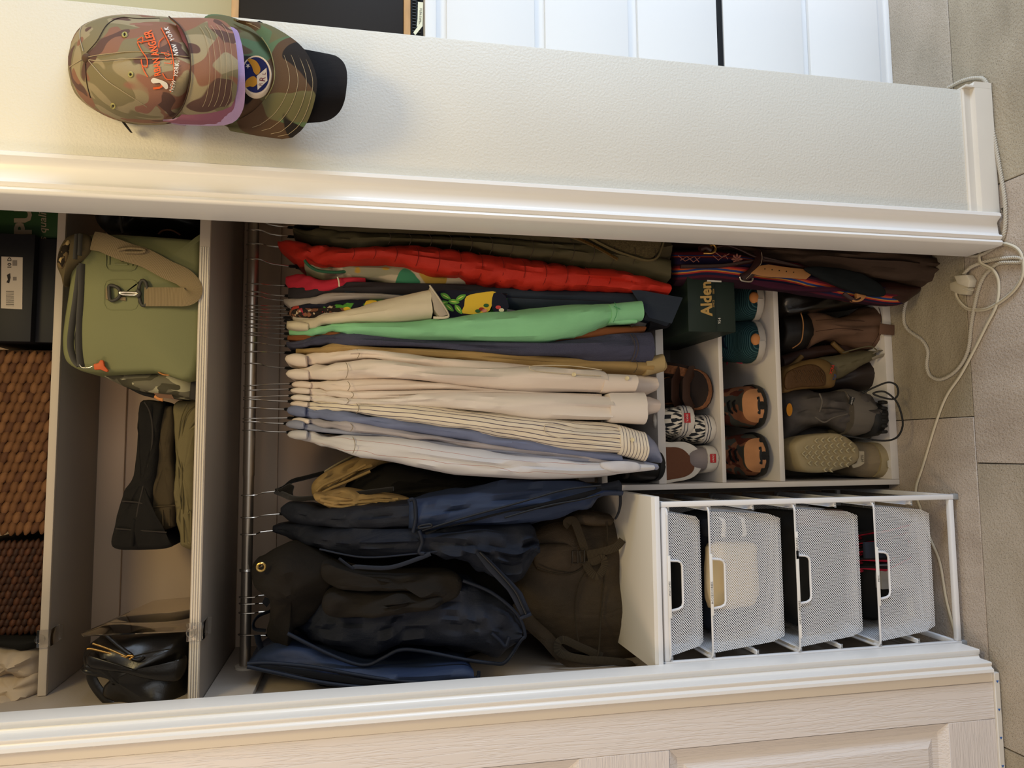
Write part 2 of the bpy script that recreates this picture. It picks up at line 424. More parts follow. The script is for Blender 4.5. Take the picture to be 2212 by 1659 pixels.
# ---------------------------------------------------------------- sliding doors
def grain(name, col, along):
    k = NT(name); k.b.inputs['Base Color'].default_value = lin(col); k.b.inputs['Roughness'].default_value = .38
    sc = (26, 26, 1.2) if along == 'z' else (1.2, 26, 26)
    n = k.n('TexNoise', i_Scale=6.0, i_Detail=3.0, i_Distortion=.25); k.l(k.coord(scale=sc), n.inputs['Vector'])
    r = k.ramp(n.outputs[0], [(.40, (1, 1, 1, 1)), (.48, (.0, .0, .0, 1)), (.56, (1, 1, 1, 1))]); k.bump(r, .5, .0011); return k.m
dgz = grain('door_skin', 'e6ded9', 'z'); dgx = grain('door_rail_skin', 'e4dcd8', 'x'); dfl = mat('door_flat', 'e6dccf', .4)
YD = .086
zl0 = at(2049, 1562, YD).z; zl1 = at(1446, 1619, YD).z; zu0 = at(1252, 1638, YD).z
xr = at(2049, 1562, YD).x; DX = -1.48; zb = .016
d = thing('door_1', None, None, (-.99, YD, 0)); tag(d, kind='structure')
def dpart(n, a, b, m): return cbox(n, a, b, m, d, bevel=.001, seg=1)
dpart('door_stile', (-.520, YD - .0005, zb), (-.499, YD + .035, 2.38), dfl)
dpart('door_stile', (xr, YD, zb), (-.5205, YD + .035, 2.38), dgz)
dpart('door_rail', (DX, YD, zb), (xr - .0003, YD + .035, zl0), dgx)
dpart('door_rail', (DX, YD, zl1), (xr - .0003, YD + .035, zu0), dgx)
dpart('door_rail', (DX, YD, 2.2), (xr - .0003, YD + .035, 2.38), dgx)
dpart('door_stile', (DX, YD, zl0), (DX + .06, YD + .035, zl1), dgz); dpart('door_stile', (DX, YD, zu0), (DX + .06, YD + .035, 2.2), dgz)
for z0, z1 in ((zl0, zl1), (zu0, 2.2)):
    b = MB(); rows = []
    for ins, y in ((0, .0), (.006, .004), (.020, .011), (.028, .012), (.034, .012), (.050, .0045), (.054, .004)):
        x0, x1, a0, a1 = DX + .06 + ins, xr - ins, z0 + ins, z1 - ins
        rows.append([(x1, YD + y, a0), (x1, YD + y, a1), (x0, YD + y, a1), (x0, YD + y, a0)])
    b.loft(rows, caps=False); b.f.append([len(b.v) - 4, len(b.v) - 3, len(b.v) - 2, len(b.v) - 1])
    b.build('door_panel', dgz, d, ang=12)
e = [(-.499, .12), (-.499, .078), (-.496, .074), (-.490, .075), (-.4875, .0795), (-.484, .081), (-.481, .079), (-.4775, .079), (-.476, .082), (-.476, .12)]
MB().prism([(x, y, .022) for x, y in e], (0, 0, 2.36)).build('edge_moulding', trimw, d, ang=40)
tape = dpart('measuring_strip', (DX, YD - .005, .003), (-.500, YD + .004, zb - .0002), mat('strip_white', 'dcd6cc', .5))
tb = mat('tape_blue', '2f62b0', .5)
for i in range(8):
    x = at(2167 + 6.2 * i, 1472 + 60.7 * i, YD - .0055).x; z = .0095
    MB().prism([(x + .003, YD - .0053, z + .0035), (x + .003, YD - .0053, z - .0035), (x - .0022, YD - .0053, z)][::-1], (0, -.0003, 0)).build('triangle_mark', tb, tape)
d2 = thing('door_2', None, None, (-.9, .125, 0)); tag(d2, kind='structure')
cbox('door_leaf', (-1.46, .13, .016), (-.487, .165, 2.38), dgz, d2)
e = [(-.487, .165), (-.487, .110), (-.484, .106), (-.478, .107), (-.4745, .112), (-.470, .114), (-.467, .1115), (-.462, .1105), (-.458, .1105), (-.457, .113), (-.457, .165)]
MB().prism([(x, y, .022) for x, y in e], (0, 0, 2.36)).build('edge_moulding', trimw, d2, ang=40)

# ---------------------------------------------------------------- closet shelves, rod
S1 = .43; z1b = 2.017; z1t = at(119, 600, S1).z
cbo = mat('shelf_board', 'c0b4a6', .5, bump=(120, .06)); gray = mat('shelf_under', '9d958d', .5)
s1 = thing('closet_shelf', 'narrow upper closet shelf board above the green cooler', 'shelf', (0, .56, z1b))
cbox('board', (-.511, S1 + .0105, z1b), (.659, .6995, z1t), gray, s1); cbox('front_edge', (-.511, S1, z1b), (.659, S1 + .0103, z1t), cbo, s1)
S2 = .26; z2t = 1.7025; z2b = 1.681
s2 = thing('closet_shelf', 'deeper lower closet shelf board carrying the green cooler and folded trousers', 'shelf', (0, .48, z2b))
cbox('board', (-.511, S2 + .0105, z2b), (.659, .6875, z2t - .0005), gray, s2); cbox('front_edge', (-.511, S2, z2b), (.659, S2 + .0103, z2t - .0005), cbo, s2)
lin_m = mat('shelf_liner', 'd8cfc0', .5, bump=(500, .4))
b = MB()
for i in range(4): b.box((-.50, S2 - .0016, z2b + .002 + i * .0046), (.42, S2 - .0003, z2b + .0050 + i * .0046))
b.build('ribbed_liner', lin_m, s2, bevel=.0008, seg=1)
steel = mat('rod_steel', 'b5aa9c', .28, metal=.9, bump=(60, .05)); chrome = mat('hook_chrome', 'd9d4cc', .22, metal=1)
RY = .49; RZ = at(540, 900, RY).z; RR = .0135
xj = at(537, 1028, RY).x
rod = thing('closet_rod', 'telescoping steel closet rod below the lower shelf', 'rod', (0, RY, RZ))
MB().tube([(xj, RY, RZ), (.655, RY, RZ)], RR, 24).build('outer_tube', steel, rod)
MB().tube([(-.496, RY, RZ), (xj + .004, RY, RZ)], RR - .0012, 24).build('inner_tube', steel, rod)
MB().tube([(-.4965, RY, RZ - .004), (-.4905, RY, RZ - .004)], .026, 20).build('flange', mat('flange_paint', 'c9bdab', .6), rod)

# ---------------------------------------------------------------- what stands in the next room
dm = mat('dresser_lacquer', 'eef0f2', .35, spec=.5); dsh = mat('dresser_groove', 'd9dadb', .45)
YF = .305
def dz(px): return at(px, 60, YF).z
dr = thing('dresser', 'tall white lacquered drawer chest round the corner in the next room', 'dresser', (1.3, .55, 0))
cbox('carcass', (.86, YF + .012, .0), (1.9, .79, dz(918)), dm, dr)
segs = [(918, 942, 0), (965, 1155, 1), (1178, 1357, 1), (1378, 1549, 1), (1563, 1733, 2), (1748, 1897, 2), (1912, 1925, 0)]
for a, c, k in segs:
    if k: cbox('drawer', (.862, YF, dz(c)), (1.898, YF + .0115, dz(a)), dm, dr, bevel=.002)
    else: cbox('rail', (.861, YF - .001, max(0, dz(c))), (1.899, YF + .0115, dz(a)), dm, dr, bevel=.002)
cbox('toe_band', (.862, YF + .004, .004), (1.898, YF + .0118, dz(1897) - .002), dsh, dr)
cbox('open_slot', (.864, YF + .002, dz(1561)), (1.896, YF + .0122, dz(1550)), mat('slot_dark', '14161a', .7), dr, bevel=.0005)
ds = thing('open_shelf_unit', 'wood-edged open shelf with a black inside standing on the white dresser', 'shelf', (1.3, .55, dz(918)))
wd = mat('pale_wood', 'c39a6b', .5, stretch=(4, 4, 20), var=.15, vscale=4)
z9, z10 = dz(888), dz(873); zt0, zt1 = dz(511), dz(495)
cbox('shelf_board', (.84, YF + .02, z9), (1.9, .79, z10), wd, ds); cbox('top_board', (.84, YF + .02, zt0), (1.9, .79, zt1), wd, ds)
cbox('black_panel', (.842, YF + .024, z10 + .0005), (1.898, .785, zt0 - .0005), mat('black_laminate', '1e1813', .5), ds)
cbox('foot', (1.5, YF + .03, dz(918) + .0005), (1.88, .78, z9 - .0005), wd, ds)
bk = thing('wire_basket', 'black perforated basket between the white dresser and the wood board', 'basket', (1.1, .5, dz(918)))
kk = mat('basket_black', '1b1c1c', .6)
b = MB(); zz0 = dz(917); zz1 = dz(891)
b.box((.88, YF + .045, zz0), (1.3, YF + .2, zz1)); b.build('inside', kk, bk)
b = MB()
for i in range(24):
    for j in range(2):
        x = .965 + i * .0075 + j * .003; zc = zz0 + (zz1 - zz0) * (.3 + .42 * j)
        b.box((x, YF + .041, zc - .003), (x + .0032, YF + .0448, zc + .005))
b.build('slot_grid', mat('grid_dark', '3a3b39', .6), bk)
tg = thing('paper_label', 'cream paper name tag hanging over the dresser edge', 'label', (1.0, YF, dz(915)))
pc = mat('tag_paper', 'e4e2c6', .7)
slab('paper', [(903, 4), (914, 5), (913, 57), (900, 57), (902, 40)], YF + .006, .0008, pc, tg, bevel=0)
slab('folded_end', [(912, 44), (913, 56), (897, 76), (893, 70)], YF + .002, .0008, pc, tg, bevel=0)
lettering('FUN SWEAT', 7.2, (907.5, 38.5), plane(YF + .0055), mat('print_black', '1c1a18', .8), tg, ang=PI - .06, sx=1.02)

# ================================================================ DRAWER UNIT (white mesh runner frame)
XL, XR, YFR, YBK = -.466, -.120, .170, .600
zB = at(2057, 1069, YFR).z; zT = at(1427, 1071, YFR).z
du = thing('drawer_frame', 'white metal runner frame of the mesh drawer tower', 'drawer unit', (-.29, .38, 0))
t = .0115
fr = [((XR - t, YFR, .012), (XR, YFR + t, zT)), ((XL, YFR, .012), (XL + t, YFR + t, zT)), ((XR - t, YBK - t, .012), (XR, YBK, zT)), ((XL, YBK - t, .012), (XL + t, YBK, zT))]
for a, c in fr: cbox('upright', a, c, white_met, du)
for z in (.013, zT - t - .0005):
    cbox('cross_bar', (XL + t + .0003, YFR, z), (XR - t - .0003, YFR + t, z + t), white_met, du)
    cbox('cross_bar', (XL + t + .0003, YBK - t, z), (XR - t - .0003, YBK, z + t), white_met, du)
    for x in (XL, XR - t): cbox('side_bar', (x, YFR + t + .0003, z), (x + t, YBK - t - .0003, z + t), white_met, du)
cap = mat('corner_gray', '8e9296', .5)
for x in (XL - .0015, XR - t - .0005):
    cbox('corner_foot', (x, YFR - .002, .0), (x + t + .002, YFR + t, .0125), cap, du)
    cbox('corner_cap', (x, YFR - .001, zT - .0005), (x + t + .002, YFR + t, zT + .004), cap, du)
    cbox('corner_foot', (x, YBK - t, .0), (x + t + .002, YBK, .0125), cap, du)
RZs = [at(p, 1078, YFR).z for p in (1441, 1531, 1624, 1716, 1803, 1887, 1968)]
for z in RZs:
    for sx, x in ((1, XL + t + .0004), (-1, XR - t - .0004)):
        r = MB().box((x, YFR + .004, z - .006), (x + sx * .009, YBK - t, z)).box((x + sx * .009, YFR + .02, z - .006), (x + sx * .0102, YBK - t, z + .004)).build('runner', white_met, du, bevel=.0008, seg=1)
        b = MB()
        for dy in (0, .006): b.box((x + sx * (.002 + dy), YFR + .0025, z - .005), (x + sx * (.005 + dy), YFR + .0039, z - .001))
        b.build('stop_clip', cap, r)
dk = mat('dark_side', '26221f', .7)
tb_ = thing('top_board', 'white board lying on top of the mesh drawer tower', 'board', (-.29, .38, zT))
zt_b = at(1406, 1068, YFR - .004).z
cbox('board', (XL - .004, YFR - .004, zT + .0045), (XR + .012, .615, zt_b), mat('board_white', 'e2ddd4', .4), tb_, bevel=.0012)
cbox('front_band', (XL - .003, YFR - .0052, zT + .0055), (XR + .011, YFR - .0042, zT + .016), white_met, tb_, bevel=.0004)

mesh_m = perforated('perforated_steel', 'eceef2')
DN = [(0, 1, 'half-height top white mesh drawer under the board', 'WATCHES'), (1, 2, 'white mesh drawer labelled accessories, second from the top', 'ACCESSORIES'),
      (3, 2, 'white mesh drawer labelled bandanas and hats, third from the top', 'BANDANAS'), (5, 2, 'bottom white mesh drawer holding red and black straps', 'MISC.')]
ink = mat('label_ink', '2c2c30', .7); tapew = mat('label_tape', 'eceae6', .5)
for ri, hh, lab, txt in DN:
    zt = RZs[ri] + .002; hgt = .088 if hh == 1 else (.186 if ri == 1 else .176)
    if ri == 5: hgt = .166
    xl, xr_ = XL + .024, XR - .024; yf, yb = YFR - .002, YBK - .03
    dd = thing('mesh_drawer', lab, 'drawer', ((xl + xr_) / 2, .38, zt - hgt), 'mesh drawers in the white frame')
    zb_ = zt - hgt
    def rr(x0, x1, y0, y1, z, r=.022):
        out = []
        for cx, cy, a0 in ((x1 - r, y0 + r, -PI / 2), (x1 - r, y1 - r, 0), (x0 + r, y1 - r, PI / 2), (x0 + r, y0 + r, PI)):
            for i in range(5): out.append(Vector((cx + r * math.cos(a0 + PI / 2 * i / 4), cy + r * math.sin(a0 + PI / 2 * i / 4), z)))
        return out
    T = rr(xl - .012, xr_ + .012, yf, yb, zt, .016); k3 = .018
    MB().tube(T, .0034, 6, closed=True, flat=.7).build('rim', white_met, dd)
    t0, b0 = (xl - .001, xr_ + .001, yf + .003, yb - .01), (xl + .012, xr_ - .012, yf + .024, yb - .02)
    # side and back walls with a floor
    def lv(k, z): return [t0[i] * (1 - k) + b0[i] * k for i in range(4)]
    b = MB(); K = 6; pts = []
    for i in range(K + 1):
        k_ = i / K; q = lv(k_, 0); z = zt - .002 - (hgt - .004) * k_
        ins = .012 * max(0, (k_ - .85) / .15) ** 2
        pts.append((q[0] + ins, q[1] - ins, q[2] + ins, q[3] - ins, z))
    uvs = []; rows = []
    for x0, x1, y0, y1, z in pts:
        rows.append([Vector((x1 - .0, y0, z)), Vector((x1, y1, z)), Vector((x0, y1, z)), Vector((x0, y0, z))])
        uvs.append([(0, z), (y1 - y0, z), (y1 - y0 + .3, z), (2 * y1 - 2 * y0 + .3, z)])
    b.sheet(rows, uvs)
    x0, x1, y0, y1, z = pts[-1]
    i0 = len(b.v)
    for p in ((x0, y0), (x1, y0), (x1, y1), (x0, y1)): b.add((p[0], p[1], z), p)
    b.f.append([i0, i0 + 1, i0 + 2, i0 + 3]); b.build('mesh_side', mesh_m, dd)
    # front wall with the cut-out grip
    xm = (xl + xr_) / 2 - .004; hw = .0525; nd = .036; zn = zt - nd
    b = MB()
    def fy(z): k_ = (zt - .002 - z) / (hgt - .004); return t0[2] * (1 - k_) + b0[2] * k_
    def fx(z, s):
        k_ = (zt - .002 - z) / (hgt - .004); a = (t0[1] if s > 0 else t0[0]); c = (b0[1] if s > 0 else b0[0]); ins = .008 * max(0, (k_ - .9) / .1) ** 2
        return a * (1 - k_) + c * k_ - s * ins
    zs = [zt - .002, zn] + [zn - (zn - zb_ - .002) * i / 5 for i in range(1, 6)]
    def band(za, zb2, xa, xb, xa2, xb2):
        i = [b.add((x, fy(z), z), (x, z)) for x, z in ((xa, za), (xb, za), (xb2, zb2), (xa2, zb2))]; b.f.append(i)
    band(zs[0], zs[1], fx(zs[0], -1), xm - hw, fx(zs[1], -1), xm - hw + .004); band(zs[0], zs[1], xm + hw, fx(zs[0], 1), xm + hw - .004, fx(zs[1], 1))
    for a, c in zip(zs[1:], zs[2:]): band(a, c, fx(a, -1), fx(a, 1), fx(c, -1), fx(c, 1))
    b.build('mesh_front', mesh_m, dd)
    g = [(xm - hw, zt - .003), (xm - hw + .002, zn + .012), (xm - hw + .006, zn + .003), (xm - hw + .014, zn), (xm + hw - .014, zn), (xm + hw - .006, zn + .003), (xm + hw - .002, zn + .012), (xm + hw, zt - .003)]
    MB().tube([(x, fy(z) - .001, z) for x, z in g], .0026, 6).build('grip_edge', white_met, dd)
    lt = cbox('name_tape', (xm - .066, yf - .0042, zt - .0032), (xm + .064, yf - .0034, zt + .0030), tapew, dd, bevel=.0003)
    py = at(0, 0, 1)  # text on the tape
    def put(s, x, size):
        c = bpy.data.curves.new('t', 'FONT'); c.body = s; c.align_x = 'CENTER'; c.align_y = 'CENTER'; c.resolution_u = 1
        o = bpy.data.objects.new('t', c); COL.objects.link(o); me = bpy.data.meshes.new_from_object(o.evaluated_get(bpy.context.evaluated_depsgraph_get())); bpy.data.objects.remove(o)
        for v in me.vertices: v.co = Vector((x + v.co.x * size, yf - .0046, zt + v.co.y * size * .9))
        me.name = 'lettering'; me.materials.clear(); me.materials.append(ink); q = bpy.data.objects.new('lettering', me); COL.objects.link(q); attach(q, lt)
    if ri == 3: put('BANDANAS', xm + .072, .0075); cbox('name_tape', (xm + .045, yf - .0042, zt - .0032), (xm + .105, yf - .0034, zt + .003), tapew, dd, bevel=.0003); put('HATS/SCARVES', xm - .070, .0075); cbox('name_tape', (xm - .125, yf - .0042, zt - .0032), (xm - .067, yf - .0034, zt + .003), tapew, dd, bevel=.0003)
    elif ri == 1: put(txt, xm - .018, .0078)
    else: put(txt, xm - .005, .0066)
# clothes and odds and ends, with dark lumps added to darken the drawers
def lump(name, lab, cat, c, r, m, seed, grp=None):
    b = MB(); rings = []
    for i in range(11):
        a = -PI / 2 + PI * (.03 + .94 * i / 10); row = []
        for j in range(20):
            f = 2 * PI * j / 20; dx, dy, dzv = math.cos(a) * math.cos(f), math.cos(a) * math.sin(f), math.sin(a)
            sq = lambda v: math.copysign(abs(v) ** .42, v)
            k_ = 1 + .13 * noise.noise(Vector((dx * 1.8, dy * 1.8, dzv * 2 + seed * 3)))
            row.append((c[0] + r[0] * sq(dx) * k_, c[1] + r[1] * sq(dy) * k_, c[2] + r[2] * sq(dzv) * k_))
        rings.append(row)
    b.loft(rings); return tag(b.build(name, m, ang=70), lab, cat, grp)
nv = fabric('navy_cotton', '20242e'); bkc = fabric('black_cotton', '1a1917'); crm = fabric('cream_cotton', 'c9b48d'); red = fabric('crimson_strap', 'b01f38'); brn = fabric('brown_knit', '4a3328')
def zf(i, h): return RZs[i] - h
lump('rolled_cable', 'dark coiled cable in the top mesh drawer', 'cable', (-.293, .36, zf(0, .050)), (.136, .145, .028), bkc, 1)
lump('folded_cloth', 'cream folded cloth in the accessories drawer', 'cloth', (-.29, .225, zf(1, .075)), (.075, .022, .062), crm, 2)
lump('folded_scarf', 'navy scarf with white bands at the right of the accessories drawer', 'scarf', (-.185, .225, zf(1, .075)), (.022, .022, .062), stripes('navy_white_band', [(0, '20242e'), (.8, 'e8e6e2')], .05, axis=1), 3)
lump('folded_cloth', 'dark navy cloth deep in the accessories drawer', 'cloth', (-.293, .36, zf(1, .098)), (.134, .115, .074), nv, 4)
lump('knit_hat', 'black knit hats filling the third mesh drawer', 'hat', (-.29, .33, zf(3, .088)), (.128, .12, .080), bkc, 5)
lump('knit_hat', 'brown patterned knit hat at the right of the third mesh drawer', 'hat', (-.17, .225, zf(3, .10)), (.02, .03, .055), brn, 6)
lump('strap_bundle', 'dark strap bundle at the back of the bottom mesh drawer', 'strap', (-.293, .39, zf(5, .085)), (.134, .14, .070), bkc, 7)
b = MB()
for i in range(5):
    x = -.20 - i * .019
    b.tube([(x + .01, .22 + .01 * (i % 2), zf(5, .13)), (x - .004 * i, .205 + .012 * (i % 3), zf(5, .06)), (x - .012, .23, zf(5, -.002 - .004 * (i % 2))), (x - .03, .27, zf(5, .03)), (x - .03, .28, zf(5, .12))], .011, 8, flat=.3)
tag(b.build('strap_bundle', stripes('red_black_strap', [(0, '1a1517'), (.35, 'b01f38'), (.8, '1a1517')], .024), ang=60), 'red and black straps heaped in the bottom mesh drawer', 'strap')
bx = thing('product_box', 'small white and grey packet in the bottom mesh drawer', 'box', (-.31, .24, zf(5, .11)))
cbox('packet', (-.34, .222, zf(5, .14)), (-.285, .245, zf(5, .05)), mat('packet_gray', '8f8f90', .6), bx)
sg = thing('leaning_sign', 'dark swoop-lettered pouch between third and bottom mesh drawers', 'pouch', (-.235, .245, zf(5, .03)))
cbox('pouch_body', (-.262, .19, zf(5, .10)), (-.226, .200, zf(5, -.012)), nv, sg)

# ================================================================ SHOE RACK (white cubby shelves)
RY0, RYB, RXL, RXR = .36, .66, -.106, .60
rk = thing('shoe_rack', 'white open shoe rack of stacked shelves on the tile floor', 'shoe rack', (.25, .5, 0))
cbox('side_panel', (RXL, RY0, .0), (RXL + .0135, RYB, at(1300, 1036, RY0).z), mel, rk)
cbox('side_panel', (RXR - .013, RY0, 0), (RXR, RYB, at(1300, 1036, RY0).z), mel, rk)
cbox('back_panel', (RXL + .014, RYB - .006, .0), (RXR - .0135, RYB, at(1300, 1036, RY0).z), mat('rack_back', '8b857c', .6), rk)
SHZ = []
for a, c in ((1300, 1313), (1424, 1441), (1561, 1570), (1686, 1697), (1927, 1944)):
    z0 = max(0, at(c, 1036, RY0).z); z1_ = at(a, 1036, RY0).z; SHZ.append(z1_)
    cbox('shelf', (RXL + .014, RY0 + .0005, z0), (RXR - .0135, RYB - .0065, z1_), mel, rk)
cbox('dark_filler', (RXL - .0115, .40, 0), (RXL - .001, .66, at(1345, 1050, .40).z), dk, rk)  # dark strip in place of the dark gap beside the drawer tower
pb = thing('paper_box', 'small brown box with a white handwritten card on top of the shoe rack', 'box', (-.06, .42, SHZ[0]))
zq = SHZ[0] + .0006
cbox('carton', (-.095, .39, zq), (.01, .50, zq + .055), mat('kraft', 'a08a72', .8), pb); cbox('card', (-.085, .3892, zq + .008), (-.025, .3899, zq + .048), mat('card_white', 'd8cfcc', .7), pb, bevel=0)
b = MB()
for i in range(4): b.box((-.075 + i * .011, .3886, zq + .022), (-.0735 + i * .011, .3891, zq + .036)); b.box((-.075 + i * .011, .3886, zq + .034), (-.070 + i * .011, .3891, zq + .036))
b.build('scribble', ink, pb)

# ================================================================ SHOES
def Pm(x, y, z, rz=0, rx=0, ry=0, s=1): return Matrix.Translation((x, y, z)) @ Matrix.Rotation(rz, 4, 'Z') @ Matrix.Rotation(rx, 4, 'X') @ Matrix.Rotation(ry, 4, 'Y') @ Matrix.Scale(s, 4)
WP = [(0, .0), (.015, .30), (.05, .58), (.12, .84), (.22, .98), (.32, 1), (.45, .90), (.6, .76), (.75, .70), (.88, .68), (.96, .52), (1, .15)]
def wprof(t): return interp(WP, t)[0]
def shoe_loops(L, W, zs, scl=1, n=26, bend=.006):
    out = []
    for s in zs: pass
    return out
def outline(L, W, z, grow=0, n=28, zf_=None):
    pts = []
    ts = [.5 - .5 * math.cos(PI * i / n) for i in range(n + 1)]
    for s in (1, -1):
        for t_ in (ts if s > 0 else ts[::-1]):
            if s < 0 and (t_ in (ts[0], ts[-1])): continue
            w_ = (wprof(t_) * W / 2 + grow) if 0 < t_ < 1 else 0
            y = t_ * L + (-(grow) if t_ == 0 else grow if t_ == 1 else 0)
            pts.append((s * w_ + .006 * math.sin(PI * t_) * (W / .105), y, z + (zf_(t_) if zf_ else 0)))
    return pts
def shoe(T, name, lab, cat, L=.285, W=.10, H=.098, sole_h=.024, toe_h=.052, upper=None, sole=None, grp=None, laces=None, toe_cap=None, spring=.012, opening=True, collar=None, loc=None, shaft=0, foxing=None, lace0=.31, cap_t=.15, tread=None, treadn=0, lip=.003, heel_tab=None):
    if loc is None: loc = T.translation
    th = thing(name, lab, cat, loc, grp)
    sp = lambda t_: spring * max(0, 1 - t_ / .3) ** 2
    b = MB(); b.T = T
    rings = [outline(L, W, 0, -.004, zf_=sp), outline(L, W, .003, .001, zf_=sp), outline(L, W, sole_h * .6, lip, zf_=sp), outline(L, W, sole_h - .001, lip * .7, zf_=sp), outline(L, W, sole_h, -.004, zf_=sp)]
    b.loft(rings); so = b.build('sole', sole, th, ang=50)
    # upper: arch sections from toe to heel
    def top(t_):
        return interp([(0, toe_h * .35), (.04, toe_h * .72), (.12, toe_h), (.22, toe_h * 1.14), (.33, H * .80), (.46, H * 1.0), (.56, H * 1.02), (.72, H * .93), (.9, H * .98), (.97, H * .85), (1, H * .55)], t_)[0]
    b = MB(); b.T = T; rings = []; N = 30; K = 14
    for i in range(N + 1):
        t_ = .012 + .98 * i / N; hw = max(.002, wprof(t_) * W / 2 - .001); zz = sole_h + sp(t_); tp = max(.006, top(t_) - sole_h)
        cx = .006 * math.sin(PI * t_) * (W / .105); row = []
        for j in range(K + 1):
            a = PI * j / K; e_ = .62 if t_ < .4 else .5
            c_, s_ = math.cos(a), math.sin(a)
            kx = 1 - .28 * max(0, (t_ - .35)) * (s_ ** 2) * 1.2
            row.append((cx + hw * math.copysign(abs(c_) ** e_, c_) * kx, t_ * L, zz - .002 + tp * s_ ** (.8 if t_ < .4 else .62)))
        rings.append(row)
    uvs = []
    for i, row in enumerate(rings):
        acc = [0]
        for j in range(K): acc.append(acc[-1] + (Vector(row[j + 1]) - Vector(row[j])).length)
        uvs.append([(a - acc[K] / 2, i / N * L) for a in acc])
    b.loft(rings, closed=True, uvs=uvs); up = b.build('upper', upper, th, ang=60)
    if opening:
        b = MB(); b.T = T; ell = lambda r, z, y0=0: [(.004 + W * .24 * r * math.cos(a), L * .735 + L * .185 * r * math.sin(a), z + .012 * (math.sin(a)) ** 2 * r) for a in [2 * PI * q / 20 for q in range(20)]]
        b.loft([ell(1.0, H * .93), ell(.9, H * .955), ell(.02, H * .955)], caps=False); b.build('lining', mat('shoe_lining', '1d1916', .9), th)  # dark disc caps the shoe; the opening's shade is in its colour
        MB_c = MB(); MB_c.T = T; MB_c.tube(ell(1.02, H * .95), .0065, 7, closed=True); MB_c.build('collar', collar or upper, th, ang=70)
        b = MB(); b.T = T; b.loft([[(.004 + sx * W * .2, L * .36, H * .80), (.004 + sx * W * .21, L * .50, H * 1.07), (.004 + sx * W * .16, L * .56, H * 1.22)] for sx in (-1, -.5, 0, .5, 1)], caps=False, closed=False).build('tongue', collar or upper, th, thick=.004)
    if laces:
        for i in range(5):
            t_ = lace0 + .045 * i; z = top(t_) + .004; b = MB(); b.T = T
            w_ = W * (.17 + .012 * i)
            b.tube([(.004 - w_, t_ * L, z - .009), (.004 - w_ * .5, t_ * L, z), (.004 + w_ * .5, t_ * L + .004, z + .001), (.004 + w_, t_ * L + .004, z - .009)], .0028, 6, flat=.6); b.build('lace', laces, th)
    if toe_cap:
        b = MB(); b.T = T; rings = []
        for i in range(9):
            t_ = .004 + cap_t * i / 8; hw = max(.002, wprof(t_) * W / 2 + .0012); zz = sole_h + sp(t_); tp = max(.006, (top(t_) - sole_h) * (.95 - .3 * i / 8) + .002); cx = .006 * math.sin(PI * t_)
            rings.append([(cx + hw * math.copysign(abs(math.cos(PI * j / K)) ** .62, math.cos(PI * j / K)), t_ * L - .0015, zz - .002 + tp * math.sin(PI * j / K) ** .8 * (1 if abs(j - 7) > 2 else 1)) for j in range(K + 1)])
        b.loft(rings, closed=True); b.build('toe_cap', toe_cap, th, ang=60)
    if foxing:
        for z in (sole_h * .78, sole_h * .55):
            b = MB(); b.T = T; b.tube(outline(L, W, z, lip + .0012, zf_=sp), .0008, 4, closed=True); b.build('foxing_line', foxing, th)
    if tread:
        b = MB(); b.T = T
        for i in range(treadn):
            for j in range(-3, 4):
                t_ = .06 + .9 * i / treadn; x = j * .012 + .006 * (i % 2)
                if abs(x) < wprof(t_) * W / 2 - .006: 
                    b.box((x - .0045 + .006 * math.sin(PI * t_), t_ * L - .0022, -.0035), (x + .0045 + .006 * math.sin(PI * t_), t_ * L + .0022, .002))
        if b.v: b.build('tread', tread, th, kind='stuff')
    if heel_tab:
        m_, w2, z2 = heel_tab[:3]
        b = MB(); b.T = T; b.box((-w2, L * 1.0 + lip - .0005, z2 - .008), (w2, L * 1.0 + lip + .0012, z2 + .008)); q = b.build('heel_label', m_, th, bevel=.001)
        c = bpy.data.curves.new('t', 'FONT'); c.body = 'VANS'; c.align_x = 'CENTER'; c.align_y = 'CENTER'; c.size = .0075; c.resolution_u = 1
        o = bpy.data.objects.new('t', c); COL.objects.link(o); me = bpy.data.meshes.new_from_object(o.evaluated_get(bpy.context.evaluated_depsgraph_get())); bpy.data.objects.remove(o)
        for v_ in me.vertices: v_.co = T @ Vector((-v_.co.x, L + lip + .0016, z2 + v_.co.y))
        me.name = 'lettering'; me.materials.clear(); me.materials.append(off_w); o = bpy.data.objects.new('lettering', me); COL.objects.link(o); attach(o, q)
    return th
zS = SHZ
# row two: sneakers in the checkered pair and the lilac pair stand on shelf 2 (index 2), row three on index 3, boots on index 4
off_w = mat('rubber_white', 'd9d2c6', .55, var=.05, vscale=20); gum = mat('gum_sole', '6a4028', .6, bump=(160, .6)); redl = mat('label_red', 'b3262b', .5); bl_line = mat('line_navy', '26304a', .6)
def checker(name):
    k = NT(name); k.b.inputs['Roughness'].default_value = .85; tc = k.n('TexCoord'); c = k.n('TexChecker', i_Scale=92.0); k.l(tc.outputs['UV'], c.inputs[0])
    c.inputs['Color1'].default_value = lin('e6ddcb'); c.inputs['Color2'].default_value = lin('1f2328'); k.l(c.outputs[0], k.b.inputs['Base Color']); return k.m
chk = checker('checkerboard_canvas'); lil = fabric('lilac_canvas', '8f8583')
grpV = 'low skate shoes on the second rack shelf'
s = shoe(Pm(.055, .655, zS[2] + .001, PI * .985), 'skate_shoe', 'checkered skate shoe standing behind its mate on the rack shelf', 'shoe', L=.275, sole_h=.030, H=.082, sole=off_w, upper=chk, foxing=bl_line, collar=off_w, spring=.005)
